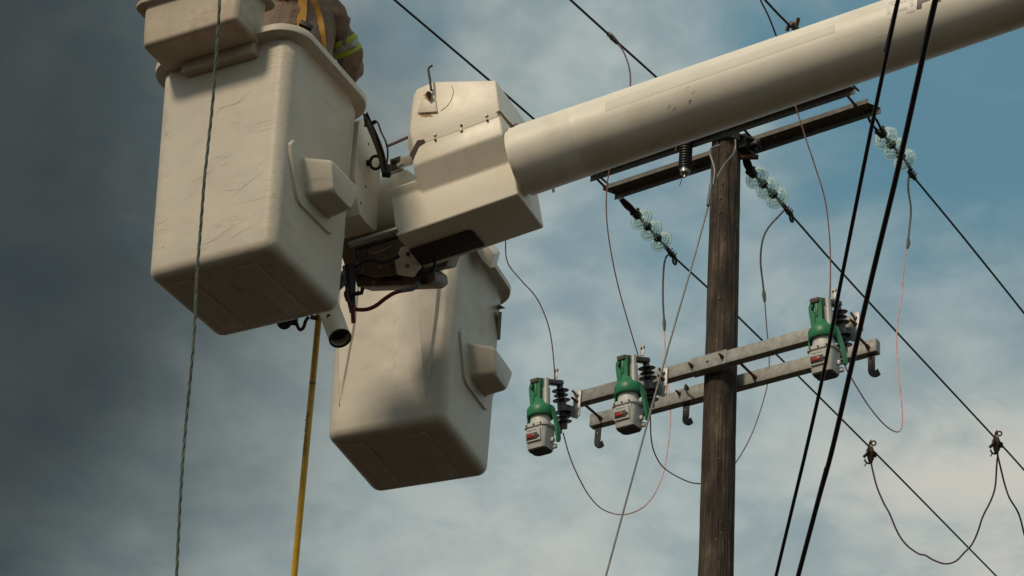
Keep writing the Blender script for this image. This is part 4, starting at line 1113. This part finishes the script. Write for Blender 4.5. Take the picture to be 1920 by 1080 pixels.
wl('pivot_pin', cyl(P(795, 526, 9.42), P(795, 526, 9.36), 0.018, 12), m_black, lift)
wl('pivot_pin', cyl(P(786, 512, 9.42), P(786, 512, 9.36), 0.016, 12), m_black, lift)
wl('post', tube([P(655, 500, 9.3), P(658, 560, 9.25), P(661, 585, 9.22)], [0.032, 0.02, 0.014], 10), m_black, lift)
wl('elbow_fitting', tube([P(660, 552, 9.22), P(678, 549, 9.22), P(680, 539, 9.22)], 0.010, 8), m_black, lift)
wl('elbow_fitting', tube([P(752, 545, 9.22), P(772, 542, 9.22), P(782, 537, 9.22), P(783, 528, 9.22)], 0.010, 8), m_core, lift)
# hoses and the loose parts that hang in the gap
for pts_, r_, mm_ in (([(668, 500, 9.3), (690, 488, 9.28), (720, 492, 9.28), (748, 480, 9.3)], .009, m_black), ([(664, 478, 9.3), (680, 470, 9.28), (705, 476, 9.28), (735, 462, 9.3)], .007, m_brown),
                      ([(672, 455, 9.25), (666, 470, 9.22), (672, 484, 9.22), (684, 478, 9.24), (688, 462, 9.26)], .006, m_black), ([(800, 470, 9.33), (815, 486, 9.3), (812, 505, 9.32), (798, 512, 9.35)], .007, m_black),
                      ([(655, 540, 9.25), (648, 550, 9.25), (652, 565, 9.25)], .008, m_black)):
    wl('hydraulic_line', tube(smoothpath([P(*q) for q in pts_], 5), r_, 8), mm_, lift)
for u, v, d in ((680, 508, 9.36), (712, 500, 9.36), (735, 498, 9.36), (765, 476, 9.32), (764, 498, 9.32), (700, 528, 9.44), (770, 514, 9.43), (694, 447, 9.36)):
    bolt('bolt', P(u, v, d + .01), C2W(0, -.3, 1), 0.010, lift, m_rust if u % 2 else m_steel)
wl('red_hose', tube(smoothpath([P(662, 572, 9.20), P(668, 580, 9.2), P(688, 580, 9.2), P(705, 573, 9.2), P(722, 560, 9.2), P(738, 550, 9.2), P(753, 545, 9.2)], 5), 0.0088, 10), m_hose, lift)
wl('red_hose', tube([P(661, 575, 9.17), P(662, 590, 9.17), P(663, 606, 9.17)], 0.0105, 10), m_hose, lift)
wl('red_hose', tube(smoothpath([P(650, 540, 9.17), P(652, 558, 9.17), P(658, 575, 9.17)], 4), 0.006, 8), m_hose, lift)
# open-ended white tube
t0 = P(638, 635, 8.98); t1 = P(602, 540, 9.25); td = (t0 - t1).normalized(); x_, y_ = perp_frame(td)
LT = (t0 - t1).length; rt = 0.0470
bm = lathe([(rt, 0), (rt, LT), (rt - .004, LT), (rt - .004, 0)], 32, frame(t1, x_, y_, td), closed=True)
tb = wl('open_tube', bm, m_fib, lift)
wl('tube_shade', cyl(t0 - td * 0.05, t0 - td * 0.045, rt - .0045, 24), m_shade, tb)  # dark disc standing in for the shade inside the open tube
bm = lathe([(rt + .0012, LT - .006), (rt + .0012, LT + .001), (rt - .006, LT + .001), (rt - .006, LT - .006)], 32, frame(t1, x_, y_, td), closed=True)
wl('tube_lip', bm, m_black, tb)
wl('tube_bracket', tube([P(607, 556, 9.24), P(640, 525, 9.36), P(672, 500, 9.46)], 0.03, 8), m_brown, lift)
wl('tube_hole', cyl(P(616.5, 593, 9.045), P(616.5, 593, 9.03), 0.009, 12), m_shade, tb)
# webbing strap and rope loop
def ribbon(name, pts, w_, m_, parent, lab=None):
    pts = smoothpath(pts, 6)
    return wl(name, tube(pts, w_, 8, flat=(1.0, 0.28)), m_, parent)
strap = empty('webbing_strap', Matrix.Translation(P(690, 230, 9.30)), 'brown webbing strap bundled behind the worker\'s bucket above the mount plate', 'strap')
ribbon('strap_band', [P(688, 214, 9.32), P(700, 240, 9.28), P(711, 265, 9.25), P(720, 292, 9.24), P(724, 318, 9.24)], 0.016, m_web, strap)
ribbon('strap_band', [P(686, 216, 9.32), P(692, 236, 9.25), P(703, 262, 9.24), P(713, 290, 9.23), P(720, 322, 9.23)], 0.018, m_web, strap)
ribbon('strap_band', [P(697, 232, 9.30), P(707, 228, 9.28), P(714, 246, 9.27), P(724, 268, 9.26), P(727, 290, 9.26), P(722, 325, 9.26)], 0.011, m_web, strap)
ribbon('strap_band', [P(684, 222, 9.20), P(686, 230, 9.20), P(685, 238, 9.20)], 0.008, m_web, strap)
wl('buckle', box((-.02, -.02, -.02), (.02, .02, .03), .006, Matrix.Translation(P(725, 322, 9.25))), m_black, strap)
loop = empty('rope_loop', Matrix.Translation(P(564, 605, 9.2)), 'small brown rope loop hanging below the upper bucket', 'rope')
wl('loop', tube(smoothpath([P(556, 592, 9.2), P(556, 606, 9.2), P(562, 618, 9.2), P(569, 614, 9.2), P(573, 602, 9.2), P(579, 594, 9.2)], 5), 0.0075, 8), m_web, loop)
wl('knot', tube([P(582, 595, 9.2), P(596, 596, 9.2)], [0.009, 0.012], 8), m_rust, loop)
pu = P(533, 610, 9.2)
pulley = empty('pulley_block', Matrix.Translation(pu), 'black pulley block just showing under the upper bucket', 'pulley')
wl('sheave', cyl(P(533, 604, 9.16), P(533, 604, 9.21), 0.032, 20, .006), m_black, pulley)
wl('cheek', box((-.045, -.02, -.012), (.05, .02, .02), .008, Matrix.Translation(P(536, 601, 9.2))), m_black, pulley)
# yellow hot stick
h0 = P(604, 480, 9.3); h1 = P(598, 592, 9.22); h2 = P(551.5, 1080, 8.9); hd = (h2 - h1).normalized(); h3 = h2 + hd * 0.9
stick = empty('hot_stick', Matrix.Translation(h2), 'yellow fibreglass hot stick hanging below the upper bucket', 'pole')
wl('stick', tube([h0, h1, h1.lerp(h2, .5), h2, h3], 0.0138, 14), m_yel, stick)
pa = h1.lerp(h2, 0.262); wl('grip_band', tube([pa, pa + hd * 0.012], 0.0142, 14), m_yend, stick)
vw = (CAMLOC - h2).normalized(); sdv = (vw - hd * vw.dot(hd)).normalized(); tx = hd
ctr = P(573.5, 814, 9.07)
ctr = h1 + hd * (ctr - h1).dot(hd); sd2 = hd.cross(sdv)
rotv = (sdv * 0.86 + (-(sd2 if sd2.dot(M @ V((1, 0, 0))) > 0 else -sd2)) * 0.50).normalized()
fy_ = rotv.cross(tx).normalized()
text_mesh('marker_writing', 'Hequnlzy-AN-0021', 0.025, m_dark, stick, frame(ctr + rotv * 0.0145 - stick.location, tx, fy_, rotv), 0.0002, 0.2)

# ------------------------------------------------------------------ the worker
def skin_mesh(name, nodes, edges, material, parent, root=0, sub_=2, disp=0.0, dscale=6.0, seed=0):
    me = bpy.data.meshes.new(name)
    me.from_pydata([n[0] for n in nodes], edges, [])
    o = bpy.data.objects.new(name, me); COL.objects.link(o)
    o.modifiers.new('s', 'SKIN'); me.skin_vertices or None
    for i, n in enumerate(nodes):
        r = n[1]; me.skin_vertices[0].data[i].radius = r if isinstance(r, tuple) else (r, r)
    me.skin_vertices[0].data[root].use_root = True
    sm = o.modifiers.new('u', 'SUBSURF'); sm.levels = sub_; sm.render_levels = sub_
    dg = bpy.context.evaluated_depsgraph_get(); dg.update()
    m2 = bpy.data.meshes.new_from_object(o.evaluated_get(dg))
    bpy.data.objects.remove(o)
    if disp:
        m2.update()
        ns = [v.normal.copy() for v in m2.vertices]
        for v, n_ in zip(m2.vertices, ns):
            q = v.co * dscale + V((seed, 0, 0))
            f_ = 1 - abs(noise.noise(V((q.x, q.y, q.z * 0.45)))) * 2
            v.co += n_ * disp * (max(0, f_ - .35) * 1.5 + 0.3 * noise.noise(q * 2.7))
    m2.transform(frame_of(parent).inverted())
    m2.name = name; m2.materials.clear(); m2.materials.append(material)
    for p in m2.polygons: p.use_smooth = True
    r = bpy.data.objects.new(name, m2); COL.objects.link(r); r.parent = parent
    return r
fc = F1 @ V((0.06, 0.05, 0.03))
person = empty('person', Matrix.Translation(fc), 'worker seen from behind in a tan shirt with yellow harness straps', 'person')
RT = C2W(1, 0, 0); UP = bz; FWD = C2W(0, 0, -1); FWD = (FWD - UP * FWD.dot(UP)).normalized(); RT = FWD.cross(UP).normalized()
DZ = 9.42
sh_r = P(606, 2, DZ + .02); sh_l = P(520, -22, DZ - .05); neck = P(566, -38, DZ); head = P(566, -95, DZ - .02)
el_r = P(663, 122, DZ + .10); wr_r = P(650, 168, DZ + .34)
el_l = P(478, 60, DZ + .15); wr_l = P(520, 40, DZ + .38)
chest = P(566, 30, DZ); waist = P(566, 120, DZ - .02); pelvis = P(562, 175, DZ - .05)
hip_l = fc + RT * (-.10) + UP * 0.84 ; hip_r = fc + RT * .10 + UP * .84
pel = fc + UP * 0.90
pelvis = pel
kn_l, kn_r = fc - RT * .11 + UP * .46, fc + RT * .11 + UP * .46
an_l, an_r = fc - RT * .11 + UP * .07, fc + RT * .12 + UP * .07
# body (skin): head, neck, torso core, arms with hands, legs
nodes = [(pel, .10), (pel.lerp(chest, .5), .09), (chest, .10), (neck.lerp(chest, .1), .052), (neck + UP * .05, .052), (head - UP * .03, .088), (head + UP * .04, .122), (head + UP * .11, .09),
         (sh_r, .045), (el_r, .038), (wr_r, .026), (sh_l, .045), (el_l, .038), (wr_l, .026),
         (hip_r, .075), (kn_r, .05), (an_r, .036), (an_r + FWD * .14 - UP * .02, .03), (hip_l, .075), (kn_l, .05), (an_l, .036), (an_l + FWD * .14 - UP * .02, .03)]
edges = [(0, 1), (1, 2), (2, 3), (3, 4), (4, 5), (5, 6), (6, 7), (2, 8), (8, 9), (9, 10), (2, 11), (11, 12), (12, 13), (0, 14), (14, 15), (15, 16), (16, 17), (0, 18), (18, 19), (19, 20), (20, 21)]
# nose and ears
nodes += [(head + FWD * .125 + UP * .0, .018)]; edges += [(5, len(nodes) - 1)]
for wri, el_ in ((10, 9), (13, 12)):
    w0 = nodes[wri][0]; d = (w0 - nodes[el_][0]).normalized(); s_ = d.cross(UP).normalized(); palm = w0 + d * .075
    nodes.append((palm, (.034, .018))); pi_ = len(nodes) - 1; edges.append((wri, pi_))
    for k, (o_, ln) in enumerate(((-.030, .060), (-.010, .075), (.010, .070), (.028, .052))):
        a = palm + d * .03 + s_ * o_; nodes.append((a, .0095)); i0 = len(nodes) - 1
        nodes.append((a + d * ln * .5 - UP * .008, .0088)); nodes.append((a + d * ln - UP * .035, .0075)); edges += [(pi_, i0), (i0, i0 + 1), (i0 + 1, i0 + 2)]
    a = w0 + d * .03 - s_ * .035; nodes.append((a, .011)); i0 = len(nodes) - 1; nodes.append((a + d * .045 - s_ * .02 - UP * .01, .009)); edges += [(pi_, i0), (i0, i0 + 1)]
skin_mesh('body', nodes, edges, m_skin, person, 0, 2)
# shirt: torso and sleeves to the elbow
up_r = sh_r.lerp(el_r, .5); up_l = sh_l.lerp(el_l, .5)
shoulder_r = sh_r - RT * .05 + UP * .01; shoulder_l = sh_l + RT * .05 + UP * .01
nodes = [(pel + UP * .02, (.155, .12)), (pel.lerp(chest, .35), (.172, .125)), (pel.lerp(chest, .7), (.190, .130)), (chest, (.190, .130)), (neck.lerp(chest, .45), (.145, .105)), (neck.lerp(chest, .12), .062), (neck + UP * .01, .056),
         (shoulder_r, .080), (sh_r.lerp(el_r, .22), .073), (up_r, .062), (sh_r.lerp(el_r, .85), .056), (el_r + (el_r - sh_r).normalized() * .0, .053), (el_r.lerp(wr_r, .3), .043), (el_r.lerp(wr_r, .38), .040),
         (shoulder_l, .080), (sh_l.lerp(el_l, .25), .073), (up_l, .062), (el_l, .053), (el_l.lerp(wr_l, .35), .042)]
edges = [(0, 1), (1, 2), (2, 3), (3, 4), (4, 5), (5, 6), (4, 7), (7, 8), (8, 9), (9, 10), (10, 11), (11, 12), (12, 13), (4, 14), (14, 15), (15, 16), (16, 17), (17, 18)]
skin_mesh('shirt', nodes, edges, m_shirt, person, 0, 3, 0.017, 13.0)
skin_mesh('trousers', [(pel, .13), (hip_r, .09), (kn_r, .066), (an_r + UP * .03, .055), (hip_l, .09), (kn_l, .066), (an_l + UP * .03, .055)], [(0, 1), (1, 2), (2, 3), (0, 4), (4, 5), (5, 6)], m_trs, person, 0, 2, .006)
hx, hy = RT, FWD
hm = frame(head + UP * .055, hx, hy, UP)
wl('hard_hat', lathe([(.155, .0), (.158, .006), (.122, .018), (.120, .05), (.108, .085), (.078, .115), (.038, .130), (0, .134)], 36, hm), m_plate, person)
wl('hat_band', lathe([(.112, -.02), (.118, -.02), (.118, .016), (.112, .016)], 30, hm, closed=True), m_black, person)
wl('waist_belt', lathe([(.19, -.028), (.196, -.028), (.196, .028), (.19, .028)], 36, frame(pel.lerp(chest, .16), hx, hy, UP) @ Matrix.Diagonal((1.0, .78, 1, 1)), closed=True), m_strap, person)
# hi-vis band round the right upper arm
ad = (el_r - sh_r).normalized(); x_, y_ = perp_frame(ad); bc = sh_r.lerp(el_r, .70)
def cuff(name, off, w_, r, m_):
    wl(name, lathe([(r, -w_), (r + .003, -w_ * .9), (r + .003, w_ * .9), (r, w_), (r - .006, w_), (r - .006, -w_)], 32, frame(bc + ad * off, x_, y_, ad), closed=True), m_, person)
BR = 0.064
cuff('reflective_band', 0, .036, BR, m_hiv)
cuff('grey_strip', 0, .013, BR + .003, m_refl)
# harness straps: ride on the back of the shirt
def on_back(uvs, d0, name, w_=0.019):
    dg = bpy.context.evaluated_depsgraph_get()
    sh = [o for o in person.children if o.name.startswith('shirt')][0]
    Wm = FRAMES[person.name]; Wi = Wm.inverted(); L = []
    for (u, v) in uvs:
        o_ = Wi @ CAMLOC; dr = (Wi.to_3x3() @ ray(u, v)).normalized()
        ok, loc, nrm, idx = sh.ray_cast(o_, dr)
        L.append(Wm @ (loc + nrm * .004) if ok else P(u, v, d0))
    L = smoothpath(L, 4); bm = bmesh.new(); rings = []
    viewd = (CAMLOC - L[0]).normalized()
    for i, p in enumerate(L):
        t = (L[min(i + 1, len(L) - 1)] - L[max(i - 1, 0)]).normalized(); s_ = t.cross(viewd).normalized(); n_ = s_.cross(t).normalized()
        rings.append([p - s_ * w_ - n_ * .0015, p + s_ * w_ - n_ * .0015, p + s_ * w_ + n_ * .002, p - s_ * w_ + n_ * .002])
    loft(rings, bm=bm); wl(name, bm, m_strap, person)
sc.view_layers[0].update()
on_back([(560, -44), (564, -30), (567, -12), (567, 6), (566, 24), (565, 42), (567, 60), (568, 85), (568, 110)], 9.25, 'harness_strap')
on_back([(574, -46), (574, -36), (579, -20), (585, -2), (592, 18), (598, 38), (601, 60), (603, 82), (604, 110)], 9.25, 'harness_strap', 0.016)
wl('buckle', box((-.03, -.012, -.012), (.03, .012, .012), .004, Matrix.Translation(P(574, 48, 9.2)) @ Matrix.Rotation(.4, 4, 'Y')), m_black, person)
